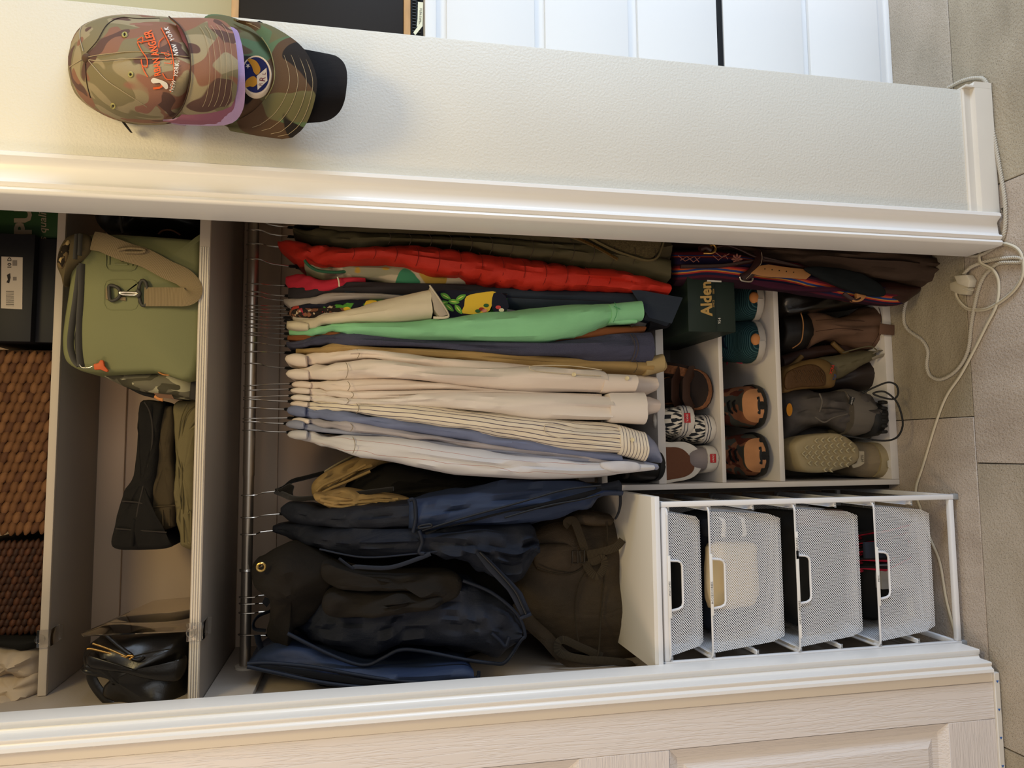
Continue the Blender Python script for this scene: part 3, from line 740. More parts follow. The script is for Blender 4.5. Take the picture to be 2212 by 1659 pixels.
s = shoe(Pm(.050, .61, zS[2] + .040, PI * 1.02, .14), 'skate_shoe', 'checkered skate shoe lying heel out on its mate, red heel label', 'shoe', L=.275, sole_h=.032, H=.085, sole=off_w, upper=chk, foxing=bl_line, collar=off_w, spring=.004, heel_tab=(redl, .012, .020))
s = shoe(Pm(-.032, .64, zS[2] + .002, PI * 1.0), 'skate_shoe', 'lilac gray skate shoe with red heel label at the left of the rack shelf', 'shoe', L=.27, W=.092, sole_h=.030, H=.085, sole=off_w, upper=lil, collar=lil, spring=.005, heel_tab=(redl, .011, .018))
tip = thing('skate_shoe', 'skate shoe tipped up with its brown gum sole facing out', 'shoe', tuple(at(1515, 995, .39)))
pillow('upper', [(1440, 962), (1480, 962), (1506, 985), (1500, 1020), (1460, 1036), (1430, 1030)], .425, .01, .10, lil, tip, amp=.001)
pillow('sole', [(1426, 962), (1450, 955), (1480, 955), (1504, 968), (1516, 990), (1512, 1014), (1494, 1032), (1462, 1040), (1428, 1038)], .392, .008, .028, off_w, tip, amp=.0004, flatp=6)
pillow('gum_sole', [(1426, 974), (1450, 966), (1474, 970), (1492, 988), (1500, 1010), (1488, 1026), (1460, 1034), (1428, 1032)], .3835, .0015, .003, gum, tip, amp=.0003, flatp=6)
# teal running shoes, toes out
teal = stripes('teal_knit', [(0, '122f35'), (.6, '1d4248'), (.8, '466667')], .0042, axis=1); tealp = fabric('teal_plain', '123f48'); rs = mat('foam_gray', 'b9b2a8', .7); org = mat('orange_patch', 'd08a50', .7)
sh3 = zS[3] + .0008
for x, lab in ((648, 'right teal running shoe with orange toe tip and navy laces'), (738, 'left teal running shoe with orange toe tip and pink side mark')):
    TT = Pm(at(1655, x, .38).x, .372, sh3, -.05, s=1.17)
    s = shoe(TT, 'running_shoe', lab, 'shoe', L=.27, W=.10, sole_h=.017, toe_h=.056, H=.104, lip=.0015, lace0=.27, sole=rs, upper=teal, collar=tealp, laces=fabric('navy_lace', '101a28'), spring=.014, grp='teal running shoes')
    b = MB(); b.T = TT
    b.ball((.004, .006, .036), (.0135, .008, .011), 12, 6); b.build('toe_tip', org, s)
    for sx in (-1, 1):
        b = MB(); b.T = TT
        for i in range(3): b.tube([(sx * .031, .085 + i * .012, .074 + i * .003), (sx * .022, .089 + i * .012, .083 + i * .003)], .0012, 5)
        b.build('lace_loop', org, s)
b = MB(); b.T = TT
for i in range(2): b.tube([(-.044, .07, .034), (-.036, .10 + i * .02, .052 - .008 * i), (-.043, .13, .040)], .0016, 5)
b.build('side_mark', mat('pink_mark', 'b03a52', .7), s)
# trail shoes with toe guards
cam_s = patches('camo_suede', [('4b4a42', .50), ('5a2e22', .56)], 22, base='8a5a40'); rubk = mat('rubber_black', '1c1c1c', .6, bump=(80, .3)); sued = mat('tan_suede', 'b07d56', .9, var=.12, vscale=18)
for x, lab in ((876, 'camouflage trail sneaker with black toe guard, right one of the pair'), (984, 'camouflage trail sneaker with black toe guard, left one beside the rack side')):
    T = Pm(at(1665, x, .38).x, .374, sh3, .04, s=1.15)
    s = shoe(T, 'trail_shoe', lab, 'shoe', L=.27, W=.098, sole_h=.020, toe_h=.056, H=.112, lace0=.20, cap_t=.022, sole=rubk, upper=cam_s, collar=sued, laces=bkc, spring=.016, toe_cap=rubk, grp='camouflage trail sneakers')
    b = MB(); b.T = T; K = 14; rings = []
    for i in range(7):
        t_ = .014 + .085 * i / 6; hw = wprof(t_) * .049 + .0006; tp = .018 + .0036 * i
        rings.append([(.006 * math.sin(PI * t_) + hw * math.copysign(abs(math.cos(PI * j / K)) ** .62, math.cos(PI * j / K)), t_ * .27 - .002, .020 + .004 + tp * math.sin(PI * j / K) ** .8) for j in range(K + 1)])
    b.loft(rings, closed=True); b.build('toe_overlay', sued, s, ang=60)
    for sx in (1,):
        b = MB(); b.T = T @ Pm(.036, .086, .060, .25, PI / 2 - .75)
        b.prism([(-.008, 0, 0), (-.005, 0, 0), (.003, .010, 0), (.003, 0, 0), (.006, 0, 0), (.006, .015, 0), (.003, .015, 0), (-.005, .005, 0), (-.005, .015, 0), (-.008, .015, 0)], (0, 0, .006)); b.build('side_letter', mat('letter_dark', '1d1b18', .7), s)
# cork sandals
cork = mat('cork', '8a5a3a', .85, bump=(300, .6), var=.3, vscale=120); lea = mat('brown_leather', '3a241a', .5, bump=(90, .2)); fo = mat('footbed_dark', '2f2622', .9, bump=(400, .4))
def sandal(T, lab):
    th = thing('cork_sandal', lab, 'sandal', T.translation, 'cork sandals')
    b = MB(); b.T = T; b.loft([outline(.27, .10, .0, 0), outline(.27, .10, .008, .002)]); b.build('outsole', mat('outsole_dark', '2a1d17', .8), th)
    b = MB(); b.T = T; b.loft([outline(.27, .10, .0082, .001), outline(.27, .10, .022, .003), outline(.27, .10, .030, .001)]); b.build('cork_layer', cork, th)
    b = MB(); b.T = T; b.loft([outline(.27, .10, .0302, -.002), outline(.27, .10, .033, -.004)]); b.build('footbed', fo, th)
    for y in (.08, .14):
        b = MB(); b.T = T; b.tube([(-.048, y, .02), (-.046, y, .045), (-.02, y + .005, .068), (.02, y + .005, .068), (.048, y, .045), (.051, y, .02)], .016, 8, flat=.15, up=None); b.build('strap', lea, th)
sandal(Matrix.Translation((.135, .385, zS[2] + .004)) @ Matrix.Rotation(.05, 4, 'Y') @ Matrix.Rotation(.72, 4, 'X') @ Matrix.Translation((0, 0, 0)) @ Matrix.Scale(.5, 4, (0, 1, 0)), 'left cork sandal tipped up so its cork toe edge shows')
sandal(Matrix.Translation((.200, .40, zS[2] + .058)) @ Matrix.Rotation(-1.25, 4, 'Y'), 'right cork sandal standing on its side by the green shoe box')
# something dark on the rack's top compartment
s = shoe(Pm(-.045, .60, zS[1] + .001, PI), 'loafer', 'black shoe in the shadow of the top rack compartment', 'shoe', sole=rubk, upper=mat('black_leather_shoe', '1b1815', .4), H=.08, sole_h=.015)

# ================================================================ HANGERS
velvet = fabric('black_velvet', '141210', sheen=.2)
def hanger(x_rod, x_neck, zn, lab, grp, arm=.20, first=None, arms=True):
    h = thing('hanger', lab, 'hanger', (x_rod, RY, RZ), grp)
    pts = []
    dx = x_neck - x_rod
    for i in range(13):
        a = PI * (1.35 - 1.45 * i / 12) - PI / 2 + .3
    pts = [(x_neck, RY - .002, zn), (x_neck - dx * .35, RY - .004, zn + (RZ - zn) * .5), (x_rod + dx * .12, RY - RR - .001, RZ - RR * 1.5)]
    for i in range(9):
        a = PI * (1.05 - 1.15 * i / 8)
        pts.append((x_rod, RY + (RR + .0016) * math.cos(a), RZ + (RR + .0016) * math.sin(a)))
    MB().tube(smooth_open(pts, 2), .0016, 6).build('hook', chrome, h)
    b = MB(); b.tube([(x_neck, RY, zn + .002), (x_neck, RY, zn - .004), (x_neck, RY, zn - .020), (x_neck, RY, zn - .030)], [.0025, .004, .0035, .008], 8)
    if arms:
        for s in (-1, 1): b.tube([(x_neck, RY, zn - .018), (x_neck, RY + s * .022, zn - .050), (x_neck, RY + s * .055, zn - .095), (x_neck, RY + s * .09, zn - .135)], [.007, .006, .005, .004], 8, flat=.6)
    b.build('arms', velvet, h, ang=60)
    return h

# ================================================================ GARMENTS, right to left along the rod
GR = 'garments packed on the rod'
def seam(px, yt, yb, Yf, m, parent, r=.0007, bow=6, name='seam', off=.0028):
    ym = (yt + yb) / 2; hy = (yb - yt) / 2; pts = []
    for i in range(9):
        a = -.92 + 1.84 * i / 8
        A = at(px + bow * (1 - a * a), ym + a * hy, Yf); pts.append(A + Vector((0, (hy * .001) * .9 * (1 - math.sqrt(max(0, 1 - a * a))) - off, 0)))
    MB().tube(pts, r, 5).build(name, m, parent, ang=60)
def shade(c, k): return tuple(min(1, int(c[i:i + 2], 16) / 255 * k) for i in (0, 2, 4))
def button(px, py, Y, parent, m=None, r=.0048):
    p = at(px, py, Y); b = MB(); b.T = Matrix.Translation(p) @ Matrix.Rotation(PI / 2, 4, 'X')
    rg = lambda r_, z: [(r_ * math.cos(2 * PI * i / 14), r_ * math.sin(2 * PI * i / 14), z) for i in range(14)]
    b.loft([rg(r * .9, -.001), rg(r, 0), rg(r, .0012), rg(r * .85, .0018), rg(r * .6, .0011), rg(r * .02, .0011)]); b.build('button', m or mat('pearl_button', 'd8cba6', .3), parent, ang=30)
def garment(name, lab, cat, m, rows, Yf=.27, Yb=.665, hang=None, neck=None, collar=None, cm=None, cuff=None, seams=(), grp=None, sm=None, hl=None, amp=.0045, seed=None, hgrp=None, part='body', cY=.388, body=None, **k):
    """one hung garment; its body sleeve runs in front, collar at the hanger neck"""
    seed = seed if seed is not None else len(bpy.data.objects) % 97
    p = at(rows[0][0], (rows[0][1] + rows[0][2]) / 2, RY)
    th = thing(name, lab, cat, (p.x, RY, p.z), grp)
    drape(part, rows, Yf, Yb, m, th, amp=amp, seed=seed, **k)
    if body: drape('body', body[0], body[1], Yb, m, th, amp=amp, seed=seed + 9, taper=.7)
    if collar:
        a, b_, c_, d_ = collar   # px0, px1, right edge, left edge
        drape('collar', [(a, (c_ + d_) / 2 - 1.5, (c_ + d_) / 2 + 1.5, cY + .02), (a + (b_ - a) * .08, c_ + (d_ - c_) * .18, d_ - (d_ - c_) * .25, cY), (a + (b_ - a) * .45, c_, d_ - 1, cY - .02), (b_ - 4, c_ + 3, d_, cY - .038), (b_, c_ + 6, d_ - 3, cY - .036)], .4, .545, cm or m, th, n=18, mm=22, amp=.0012, seed=seed, slope=False, taper=.9)
    if cuff:
        a, b_, r0, l0, r1, l1, cy = cuff[:7]
        drape('cuff', [(a, r0 + 2, l0 - 2, cy), (a + 2, r0, l0, cy), (b_, r1, l1, cy)], cy, cy + .07, cuff[7] if len(cuff) > 7 else m, th, n=12, mm=24, amp=.0006, seed=seed, slope=False, taper=.95)
    for s in seams: seam(*s, sm or mat('seam_shadow', '4b4038', .9), th)
    if hang: 
        X = at(548, hang, RY - RR).x; n = at(neck[0], neck[1], RY)
        hanger(X, n.x, n.z, hl or ('black hanger of the ' + ' '.join(lab.replace(',', '').split()[:12])), None)
    return th

DK = {}
olive = fabric('olive_nylon', '57513a', .6); drk = fabric('dark_olive_canvas', '3c3726'); olive2 = fabric('olive_plain', '4c4533')
# far right: dark field jacket and plain olive fishing vest with mesh pocket, then the quilted olive jacket
garment('field_jacket', 'dark green field jacket deepest in the right corner of the rod', 'jacket', drk, [(640, 455, 478), (700, 458, 492), (900, 462, 500), (1300, 470, 516), (1420, 474, 520)], Yf=.30, hang=476.6, neck=(622, 491), seed=3)
v = garment('fishing_vest', 'plain olive vest with zipped mesh pocket beside the right jamb', 'vest', olive2, [(690, 472, 492), (760, 474, 500), (1000, 486, 508), (1200, 488, 528), (1300, 492, 560), (1420, 500, 574), (1452, 505, 560)], Yf=.262, seed=5)
zipm = mat('brass_zip', 'b48a4c', .35, metal=.9)
b = MB()
for i in range(46):
    t = i / 45; p = at(1229 + 104 * t, 507 + 52 * t - 3 * math.sin(PI * t), .248); b.box((p.x - .0022, p.y - .002, p.z - .0007), (p.x + .0022, p.y + .001, p.z + .0007))
b.build('zip_teeth', zipm, v)
pxtube('zip_tape', [(1228, 509), (1280, 530), (1334, 561)], .2515, .004, fabric('tan_tape', '6b5a3c'), v, flat=.25, up=(0, 1, 0))
slab('mesh_pocket', [(1262, 506), (1300, 505), (1380, 508), (1424, 512), (1428, 530), (1415, 552), (1398, 560), (1370, 552), (1320, 535)], .252, .004, mat('pocket_mesh', '5f5338', .9, bump=(420, 1.0), var=.3, vscale=260), v, k=4, bevel=.001)
pxtube('pocket_binding', [(1262, 508), (1320, 538), (1370, 556), (1400, 563), (1420, 556), (1431, 532), (1436, 512)], .249, .0035, fabric('binding_olive', '6a5f42'), v, flat=.5)
garment('quilted_jacket', 'olive quilted jacket right of the red puffer jacket', 'jacket', olive, [(632, 488, 500), (650, 490, 518), (700, 492, 532), (760, 496, 536), (860, 500, 527), (1000, 508, 530), (1100, 508, 548), (1200, 512, 560), (1300, 522, 578), (1400, 538, 596), (1450, 555, 608)], Yf=.256, hang=496, neck=(622, 511), puff=.16, puffp=.044, n=80, seed=8, seams=[(838 + 44 * i, 500 + i * 1.5, 528 + i * 4.2, .252) for i in range(14)])
# red puffer
rp = fabric('red_nylon', 'b82d20', .45, st=.2)
g = garment('puffer_jacket', 'red quilted puffer jacket', 'jacket', rp, [(601, 519, 529, .43), (615, 519, 540, .40), (650, 522, 558, .34), (700, 528, 564, .29), (760, 530, 562, .25), (809, 529, 560, .24), (866, 527, 568, .235), (950, 528, 588, .232), (1040, 538, 605, .232), (1100, 549, 612, .232), (1171, 560, 618, .232), (1250, 570, 621, .232), (1350, 584, 624, .232), (1420, 603, 632, .232), (1449, 614, 636, .232)], Yf=.235, hang=526, neck=(612, 534), puff=.17, puffp=.0405, amp=.006, n=110, seed=12)
for i in range(15):
    px = 760 + 46 * i; r = interp([(760, 532, 560), (809, 530, 559), (866, 529, 567), (950, 530, 587), (1040, 540, 603), (1100, 551, 610), (1171, 562, 616), (1250, 572, 619), (1350, 586, 622), (1449, 616, 634)], px); seam(px, r[0], r[1], .234, mat('red_seam', '6c120c', .8), g, off=.003)
# fleece with green binding
fl_m = patches('fleece_print', [('8d8a74', .50), ('3a7a5c', .60), ('a98a3e', .62), ('77685a', .63)], 9, base='b3a893')
g = garment('fleece_jacket', 'beige fleece jacket with green patches and green collar binding', 'jacket', fl_m, [(657, 562, 580, .40), (690, 563, 597, .36), (750, 561, 600, .32), (809, 560, 602, .30), (866, 566, 608, .28), (930, 576, 611, .28), (1000, 590, 610, .28), (1100, 600, 612, .29)], Yf=.28, hang=559, neck=(624, 575), amp=.005, seed=14)
pxtube('green_binding', [(658, 562), (668, 574), (690, 585), (730, 588), (760, 584)], .325, .0035, fabric('green_bind', '2f5b43'), g)
# crimson polo
g = garment('polo_shirt', 'crimson knit polo with cream trim, short beside the fleece', 'shirt', fabric('crimson_knit', 'b22a3c'), [(617, 596, 612, .44), (630, 590, 626, .42), (646, 587, 632, .39), (665, 592, 631, .36), (690, 602, 629, .33), (730, 598, 620, .31), (765, 597, 612, .31), (790, 600, 608, .31)], Yf=.3, hang=613, neck=(615, 617), amp=.004, seed=16)
pxtube('cream_trim', [(729, 598), (732, 608), (733, 619)], .30, .0018, fabric('cream_trim', 'd9cdb4'), g)
# charcoal tee and navy shirt
garment('charcoal_shirt', 'charcoal long-sleeved shirt behind the floral one', 'shirt', fabric('charcoal_jersey', '2f2c30'), [(622, 620, 642, .43), (650, 612, 646, .38), (700, 604, 642, .33), (760, 603, 636, .30), (850, 606, 634, .285), (950, 608, 637, .28), (1100, 612, 660, .28), (1250, 618, 668, .28), (1330, 620, 668, .28)], Yf=.285, hang=630, neck=(615, 639), amp=.005, seed=18)
nb = fabric('navy_chino', '2b3340')
g = garment('navy_overshirt', 'navy overshirt whose square hem hangs lowest at the shoe box', 'shirt', nb, [(660, 630, 640, .38), (760, 622, 640, .31), (900, 622, 646, .29), (1076, 617, 664, .27), (1171, 619, 672, .262), (1250, 620, 676, .258), (1350, 622, 684, .25), (1400, 628, 688, .245), (1440, 636, 697, .243)], Yf=.25, amp=.005, seed=20, hang=639, neck=(615, 649), cuff=(1398, 1452, 628, 688, 637, 700, .241))
drape('shirt_tail', [(1404, 655, 712, .262), (1440, 662, 706, .262), (1452, 668, 700, .262)], .26, .40, fabric('navy_black', '15161c'), g, n=14, slope=False, amp=.004)
decal('square_hem', [(1361, 623), (1475, 643), (1451, 699), (1402, 686)], plane(.2365), nb, g, off=0)
garment('gray_sweater', 'light gray jersey sweater above the floral shirt', 'sweater', fabric('gray_jersey', '9b938f'), [(612, 645, 652, .44), (628, 643, 663, .41), (660, 641, 662, .37), (700, 632, 652, .32), (752, 630, 646, .30), (850, 635, 646, .29), (1000, 650, 672, .29), (1250, 660, 690, .29), (1405, 680, 710, .285)], Yf=.29, hang=660, neck=(614, 661), seed=22)
flor = patches('floral_print', [('4f8f3a', .57), ('d9b83c', .60), ('e0d8b0', .665), ('a33a30', .67)], 26, base='1a1c2a', seed=3)
g = garment('floral_shirt', 'navy shirt printed with yellow and green leaves', 'shirt', flor, [(630, 662, 672, .41), (660, 655, 670, .37), (706, 647, 668, .33), (760, 645, 672, .29), (820, 644, 680, .276), (900, 640, 684, .264), (970, 633, 684, .258), (1040, 629, 682, .255), (1096, 630, 678, .254)], Yf=.255, hang=668, neck=(618, 669), seed=24)
lf = mat('leaf_print', '5c9a3e', .85); lf2 = mat('leaf_vein', 'c9d870', .85); yl = mat('yellow_print', 'd6b43a', .85)
surf_f = plane(.2485)
decal('print_ground', [(936, 632), (1012, 632), (1012, 684), (975, 690), (945, 680)], surf_f, fabric('navy_ground', '1b1c2c'), g, off=-.0008, k=3)
decal('yellow_area', [(1008, 640), (1040, 632), (1072, 631), (1064, 655), (1050, 676), (1000, 677), (1003, 660)], surf_f, yl, g, off=0, k=3)
for cx, cy, an in ((962, 640, .5), (956, 655, -.2), (970, 664, .7), (980, 652, .1), (995, 643, -.5), (990, 668, .9)):
    L_ = [(-12, 0), (-5, -5), (4, -5), (13, 0), (4, 5), (-5, 5)]; r_ = lambda p: (cx + p[0] * math.cos(an) - p[1] * math.sin(an), cy + p[0] * math.sin(an) + p[1] * math.cos(an))
    decal('leaf', [r_(p) for p in L_], surf_f, lf, g, off=.0006, k=3); decal('leaf_vein', [r_((p[0] * .7, p[1] * .22)) for p in L_], surf_f, lf2, g, off=.0011)
for cx, cy, c_ in ((1040, 668, '8f2a24'), (1050, 660, '2c5a34'), (1032, 672, '2c5a34'), (1046, 671, 'd98a7a'), (1076, 664, 'c94a4a'), (1083, 670, 'e6e0c0')):
    decal('flower_print', [(cx + 6 * math.cos(a), cy + 4 * math.sin(a)) for a in [i * PI / 3 for i in range(6)]], surf_f, mat('print_' + c_, c_, .85), g, off=.0014, k=2)
decal('fold_over', [(1066, 634), (1078, 632), (1092, 640), (1099, 664), (1084, 674), (1066, 672), (1062, 655)], surf_f, fabric('navy_print_back', '1d2030'), g, off=.0004, k=2)
bd = patches('dark_paisley', [('7d5340', .52), ('b8a58c', .66), ('a83a48', .66)], 60, base='2a2322', seed=9)
garment('paisley_shirt', 'dark brown tiny-patterned shirt between floral and beige shirts', 'shirt', bd, [(624, 668, 678, .42), (645, 664, 685, .38), (690, 662, 682, .35), (740, 655, 674, .31), (900, 656, 676, .30), (1000, 660, 680, .30)], Yf=.30, hang=674, neck=(622, 677), seed=26)
garment('white_tee', 'white tee with a black printed oval under the beige short sleeve', 'shirt', patches('white_print', [('3a342f', .66)], 40, base='b9afa4'), [(632, 680, 690, .41), (660, 676, 698, .38), (700, 674, 694, .34), (760, 668, 690, .30), (1000, 668, 690, .30), (1300, 675, 705, .30)], Yf=.30, hang=684, neck=(612, 686), seed=27)
# beige short sleeve in front
bei = fabric('beige_poplin', 'c9bfa8')
g = garment('short_sleeve_shirt', 'beige shirt with a wide open short sleeve', 'shirt', bei, [(619, 692, 708, .43), (645, 690, 712, .39), (680, 684, 706, .33), (700, 677, 697, .29), (760, 664, 696, .25), (798, 652, 696, .235), (860, 636, 694, .225), (928, 617, 687, .22), (932, 617, 687, .22)], Yf=.22, Yb=.60, hang=690, neck=(614, 693), seed=29, collar=(620, 668, 692, 712), amp=.002)
pxtube('sleeve_hem', [(928, 616), (948, 644), (969, 679), (960, 686), (936, 686)], .222, .0028, bei, g, k=4, flat=.6)
slab('sleeve_lining', [(928, 618), (952, 650), (968, 680), (950, 686), (938, 668)], .222, .05, fabric('beige_inside', 'a89e90'), g, bevel=.002)
garment('pale_print_tee', 'pale tee at the hanger neck just above the green shirt', 'shirt', fabric('bone_jersey', 'b7ad9c'), [(640, 700, 714, .40), (680, 696, 712, .36), (730, 694, 704, .33), (900, 686, 700, .30), (1001, 676, 690, .28), (1250, 690, 705, .29)], Yf=.29, seed=30, hang=700, neck=(616, 703))
# mint green
mint = fabric('mint_cotton', '86c596', st=.16)
g = garment('mint_shirt', 'mint green long-sleeved shirt', 'shirt', mint, [(624, 712, 722, .43), (660, 708, 725, .37), (700, 700, 716, .31), (730, 697, 714, .27), (760, 696, 716, .245), (798, 696, 720, .232), (900, 690, 728, .222), (1000, 676, 734, .216), (1090, 665, 740, .213), (1171, 656, 741, .212), (1225, 653, 732, .212), (1293, 651, 711, .214), (1325, 652, 697, .216)], Yf=.212, hang=707, neck=(616, 710), seed=31, amp=.0055, cuff=(1322, 1392, 652, 697, 646, 690, .212), seams=[(722, 698, 714, .29)])
pxtube('cuff_stitch', [(1328, 653), (1333, 674), (1325, 696)], .2085, .0006, mat('mint_shadow', '3f8f5c', .9), g); pxtube('cuff_slit', [(1326, 662), (1340, 668)], .2085, .0008, MC['mint_shadow'], g)
drape('cuff_flap', [(1320, 684, 697, .222), (1345, 686, 700, .222), (1376, 690, 697, .222)], .22, .26, mint, g, n=12, slope=False, amp=.002)
# rust jacket behind, denim blue overshirt
g = garment('rust_jacket', 'rust brown corduroy jacket showing only under the mint cuff', 'jacket', fabric('rust_cord', '7a4a2c'), [(622, 724, 733, .43), (660, 722, 738, .38), (700, 716, 732, .33), (725, 715, 728, .30), (900, 720, 735, .28), (1200, 712, 738, .25), (1300, 702, 724, .245), (1380, 700, 718, .245), (1396, 702, 716, .245)], Yf=.25, hang=719, neck=(614, 720.6), seed=33)
button(1366, 702, .238, g, mat('dark_button', '241a14', .4))
den = fabric('blue_gray_flannel', '484a60', weave=900, st=.5)
garment('flannel_overshirt', 'slate blue flannel overshirt with a loose square cuff', 'shirt', den, [(620, 738, 748, .43), (646, 735, 753, .39), (700, 722, 742, .32), (760, 717, 746, .265), (850, 722, 750, .25), (1000, 734, 755, .24), (1100, 736, 762, .235), (1171, 733, 767, .232), (1250, 727, 776, .23), (1307, 720, 784, .23), (1393, 714, 784, .23)], Yf=.23, hang=724, neck=(614, 732), seed=35, amp=.005, cuff=(1370, 1414, 717, 783, 713, 783, .226), seams=[(1365, 717, 783, .226), (1372, 717, 783, .226)])
kh = fabric('khaki_twill', 'a08558')
g = garment('khaki_overshirt', 'khaki overshirt left of the slate flannel', 'shirt', kh, [(638, 752, 762, .41), (660, 752, 763, .37), (700, 746, 758, .32), (740, 740, 755, .285), (780, 744, 758, .27), (900, 752, 767, .255), (1000, 754, 777, .25), (1100, 760, 790, .246), (1250, 768, 800, .243), (1370, 772, 806, .241), (1412, 776, 808, .241)], Yf=.25, hang=740, neck=(616, 747), seed=37, cuff=(1398, 1437, 772, 810, 762, 802, .238, fabric('khaki_cuff', 'a8936a')), seams=[(1370, 774, 806, .238)])
garment('tan_shirt', 'tan shirt peeking out under the slate flannel cuff', 'shirt', fabric('tan_shirting', 'a58f66'), [(660, 757, 764, .38), (770, 750, 760, .30), (1000, 764, 776, .262), (1380, 778, 792, .255), (1440, 776, 800, .25)], Yf=.25, hang=760, neck=(615, 762), seed=38)
# ---- white and pale dress shirts
wa = fabric('white_poplin', 'dbcdc2', st=.1, var=.02); wb = fabric('white_oxford', 'ddd1c8', st=.12, var=.02); wc = fabric('white_bright', 'dfd7d1', st=.1, var=.02)
sl = mat('shirt_seam', '8c7f6c', .9)
g = garment('dress_shirt', 'first white dress shirt next to the khaki one', 'shirt', wa, [(634, 770, 786, .42), (672, 764, 786, .36), (710, 756, 782, .31), (752, 753, 777, .275), (798, 754, 774, .25), (900, 764, 788, .238), (1000, 776, 800, .232), (1150, 784, 830, .24), (1300, 792, 850, .262), (1380, 800, 852, .262), (1416, 806, 848, .262), (1423, 812, 840, .262)], Yf=.25, hang=759.5, neck=(615, 762), collar=(615, 662, 762, 789), seed=40, seams=[(770, 754, 775, .262)], sm=sl)
g = garment('dress_shirt', 'second white dress shirt, sleeve placket and round buttoned cuff facing out', 'shirt', wb, [(636, 800, 817, .41), (668, 788, 819, .36), (700, 785, 818, .31), (745, 780, 819, .265), (798, 775, 818, .24), (866, 778, 818, .225), (935, 788, 826, .216), (1000, 788, 832, .212), (1100, 787, 840, .210), (1200, 788, 846, .210), (1300, 797, 847, .210), (1310, 801, 847, .210)], Yf=.21, hang=785, neck=(616, 795), collar=(619, 668, 795, 819), seed=42, seams=[(746, 781, 818, .252)], sm=sl, cuff=(1305, 1378, 805, 848, 808, 846, .2065), amp=.005)
pxtube('placket_edge', [(1298, 812), (1230, 808), (1160, 802), (1145, 796), (1152, 790), (1230, 790), (1300, 799)], .2045, .0009, mat('placket_line', 'c4b79e', .9), g, k=3)
for p in ((1240, 809, .2045), (1355, 817, .2035)): button(p[0], p[1], p[2], g)
g = garment('dress_shirt', 'third white dress shirt, mostly tucked behind its neighbours', 'shirt', wa, [(636, 823, 836, .41), (672, 826, 839, .36), (706, 820, 841, .31), (750, 822, 846, .265), (800, 818, 844, .245), (866, 816, 843, .235), (935, 826, 842, .23), (1000, 832, 842, .228), (1200, 846, 862, .235), (1380, 852, 890, .262), (1423, 856, 893, .262), (1426, 862, 888, .262)], Yf=.23, hang=832.8, neck=(626, 829), collar=(629, 672, 822, 838), seed=44, seams=[(750, 823, 845, .253)], sm=sl)
g = garment('dress_shirt', 'fourth white dress shirt, a thin sliver between two sleeves', 'shirt', wb, [(632, 838, 848, .41), (672, 840, 851, .36), (706, 842, 856, .31), (757, 846, 860, .26), (866, 844, 863, .24), (1000, 844, 852, .23), (1137, 845, 852, .23), (1300, 848, 860, .24)], Yf=.24, hang=843, neck=(624, 841), collar=(627, 670, 836, 850), seed=46, seams=[(758, 846, 860, .25)], sm=sl)
g = garment('dress_shirt', 'fifth white dress shirt with wide square cuff catching blue daylight', 'shirt', wc, [(634, 852, 864, .41), (672, 852, 867, .36), (706, 854, 869, .31), (745, 860, 872, .27), (800, 862, 873, .245), (866, 858, 875, .225), (940, 848, 878, .21), (1000, 843, 882, .200), (1080, 843, 892, .196), (1150, 844, 900, .194), (1229, 845, 904, .194), (1290, 848, 905, .196), (1325, 850, 906, .198)], Yf=.2, hang=858, neck=(624, 855), collar=(628, 670, 851, 866), seed=48, seams=[(748, 860, 872, .26)], sm=sl, cuff=(1322, 1401, 846, 912, 845, 916, .1925), amp=.0055)
st_m = stripes('striped_cotton', [(0, 'ddd3c2'), (.80, '5d5460'), (.98, 'ddd3c2')], .0105, axis=0)
st_c = stripes('striped_cuff', [(0, 'ddd3c2'), (.80, '5d5460'), (.98, 'ddd3c2')], .0074, axis=1)
g = garment('striped_shirt', 'white dress shirt with dark pinstripes running down the sleeve', 'shirt', st_m, [(634, 866, 877, .41), (662, 868, 884, .37), (706, 868, 888, .31), (768, 871, 894, .25), (830, 873, 902, .232), (900, 876, 910, .218), (1000, 881, 929, .206), (1100, 890, 951, .200), (1160, 896, 961, .198), (1252, 904, 977, .198), (1342, 913, 983, .200)], Yf=.2, hang=862.5, neck=(622, 867), collar=(625, 665, 865, 879), cm=wa, seed=50, sm=sl, cuff=(1342, 1402, 916, 984, 932, 997, .197, st_c), amp=.004, seams=[(769, 871, 894, .246)])
button(1366, 950, .193, g); pxtube('placket_edge', [(1340, 962), (1260, 956), (1188, 940), (1176, 924), (1188, 916), (1260, 926), (1340, 930)], .1935, .0008, mat('stripe_placket', 'b9ac98', .9), g, k=3)
bl = fabric('blue_oxford', '717b9c'); bl2 = fabric('pale_blue_oxford', '8e93a8'); lav = fabric('gray_lavender', 'a7a2a8'); pal = fabric('pale_linen', 'c2c1c6')
g = garment('blue_shirt', 'medium blue oxford shirt left of the pinstriped one', 'shirt', bl, [(626, 876, 896, .42), (650, 878, 900, .38), (690, 880, 902, .33), (729, 889, 908, .28), (775, 893, 915, .25), (860, 904, 932, .232), (1000, 925, 950, .218), (1100, 943, 966, .214), (1200, 958, 982, .214), (1300, 972, 994, .216), (1345, 980, 1000, .22)], Yf=.22, hang=881, neck=(614, 884), collar=(619, 660, 875, 899), seed=52)
drape('shirt_tail', [(1300, 925, 990, .248), (1360, 930, 996, .246), (1408, 938, 999, .244), (1426, 962, 1000, .243), (1430, 985, 999, .243)], .24, .50, bl2, g, n=22, slope=False, amp=.003, seed=5)
